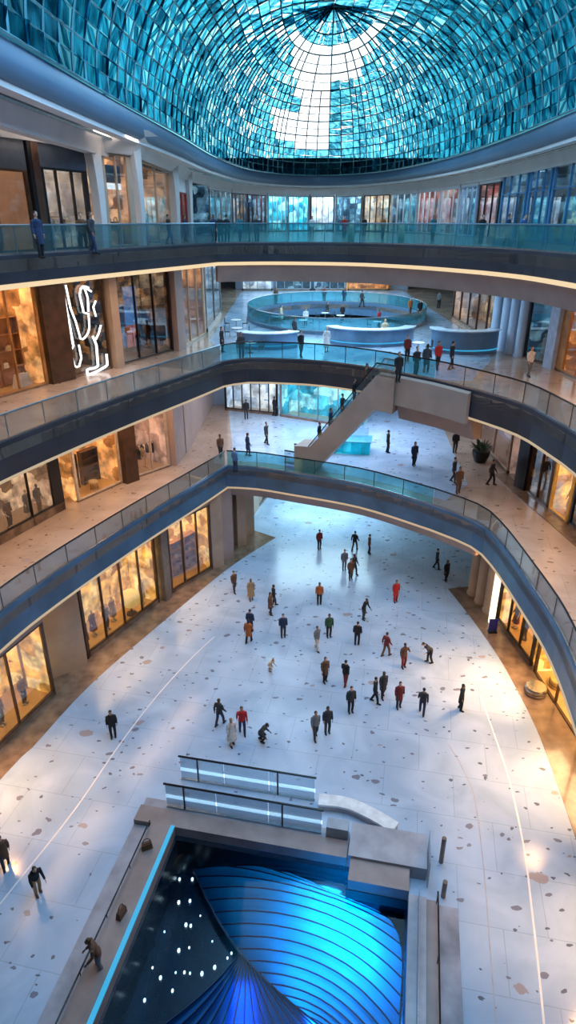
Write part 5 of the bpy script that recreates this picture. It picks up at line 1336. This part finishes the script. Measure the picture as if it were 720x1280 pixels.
MB().sweep(sub(eg, Lg, Lg[i0], Lg[i1]), [(-.3, 12.35), (-.3, 14.0), (-.08, 14.1), (-.08, 12.35)]).build('landing_cladding', MATS['tan_cladding'], es)
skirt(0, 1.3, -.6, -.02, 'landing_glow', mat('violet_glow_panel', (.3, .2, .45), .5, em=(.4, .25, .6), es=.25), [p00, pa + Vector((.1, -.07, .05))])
for k in range(5):
    tt = .18 + .16 * k; p = pa + (pb - pa) * tt
    pr = person((p.x, p.y, p.z + .4), ('stand', 'coat', 'phone', 'stand', 'coat')[k], ('black', 'navy', 'charcoal', 'black', 'brown')[k], 'black', 'black', math.atan2(dv.y, dv.x) + PI / 2,
                '%s person riding the escalator, %s from the bottom' % (('black clad', 'navy coated', 'charcoal jacketed', 'dark clad', 'brown coated')[k], ('first', 'second', 'third', 'fourth', 'fifth')[k]), scale=.93)

# ================================================================== lamps under the galleries
def walk_lamps(line, z, n, energy, colr, off=-2.2, s0=.05, s1=.95):
    L = arclen(line)
    for k in range(n):
        sA = L[-1] * (s0 + (s1 - s0) * k / n); sB = L[-1] * (s0 + (s1 - s0) * (k + 1) / n)
        a, b = at_len(line, L, sA), at_len(line, L, sB); nn = inward(a, b); m = ((a[0] + b[0]) / 2 + nn[0] * off, (a[1] + b[1]) / 2 + nn[1] * off)
        light('AREA', (m[0], m[1], z), energy, colr, (0, 0, math.atan2(b[1] - a[1], b[0] - a[0])), (math.hypot(b[0] - a[0], b[1] - a[1]) * .8, 1.2))
WARM = (1, .62, .36)
walk_lamps(EL, 12.5, 2, 380, WARM, 2.4, .45, .98)
walk_lamps(ER[1], 12.5, 2, 420, WARM, 2.4, .1, .75)
walk_lamps(EL, 19.3, 2, 420, (1, .66, .42), 2.6, .45, .98)
walk_lamps(ER[2], 19.3, 2, 420, (1, .7, .5), 2.6, .05, .7)
walk_lamps(EL, 26.4, 2, 300, (1, .78, .6), 3.2, .4, .98)
light('AREA', (4, 47, 12.4), 1500, (.62, .78, 1), (0, 0, 0), (12, 7))
light('AREA', (4, 47, 19.4), 1500, (.55, .8, 1), (0, 0, 0), (15, 6))
light('AREA', (4.5, 64, 19.6), 2600, (.5, .8, 1), (0, 0, 0), (12, 16))  # added unseen fill, like its cool neighbours, brightening the dim far second gallery
light('AREA', (4, 80, 19.4), 2200, (.5, .8, 1), (0, 0, 0), (16, 10))
light('AREA', (-4.5, 62, 19.4), 400, (.5, .8, 1), (0, 0, 0), (3, 18))
light('AREA', (-3, 48, 12.4), 300, (1, .75, .6), (0, 0, 0), (5, 7))
# warm downlights washing the floor edges
for (x, y, e_, ry) in ((-12.9, 20.2, 2100, -.34), (11.6, 20.6, 2300, .32), (11.2, 13.6, 1900, .3), (11.6, 27.0, 3000, .3), (-10.2, 28.5, 900, -.3), (-7.0, 35.0, 800, -.3), (-14.6, 12.5, 500, -.3), (10.8, 32.5, 800, .3)):
    light('SPOT', (x, y, 5.3), e_, (1, .52, .22), (0, ry, 0), (.2, .2), 1.35, .95)

def reframe(o, rz):
    if o.type == 'MESH' and o.data.users == 1:
        w_ = WORLD(o); me = o.data; me.transform(Matrix.Rotation(-rz, 4, 'Z') @ w_)
        R_ = Matrix.Rotation(rz, 4, 'Z')
        if o.parent is not None: o.matrix_parent_inverse = WORLD(o.parent).inverted()
        o.location = (0, 0, 0); o.rotation_euler = (0, 0, rz)
for o in list(COL.objects):
    base = o.name.split('.')[0]
    if base in ('pool_kerb', 'glass_screen', 'stone_plinth', 'corner_post', 'glass_block', 'curved_bench'):
        if o.type == 'MESH': reframe(o, -.2)
        for c in o.children: reframe(c, -.2)
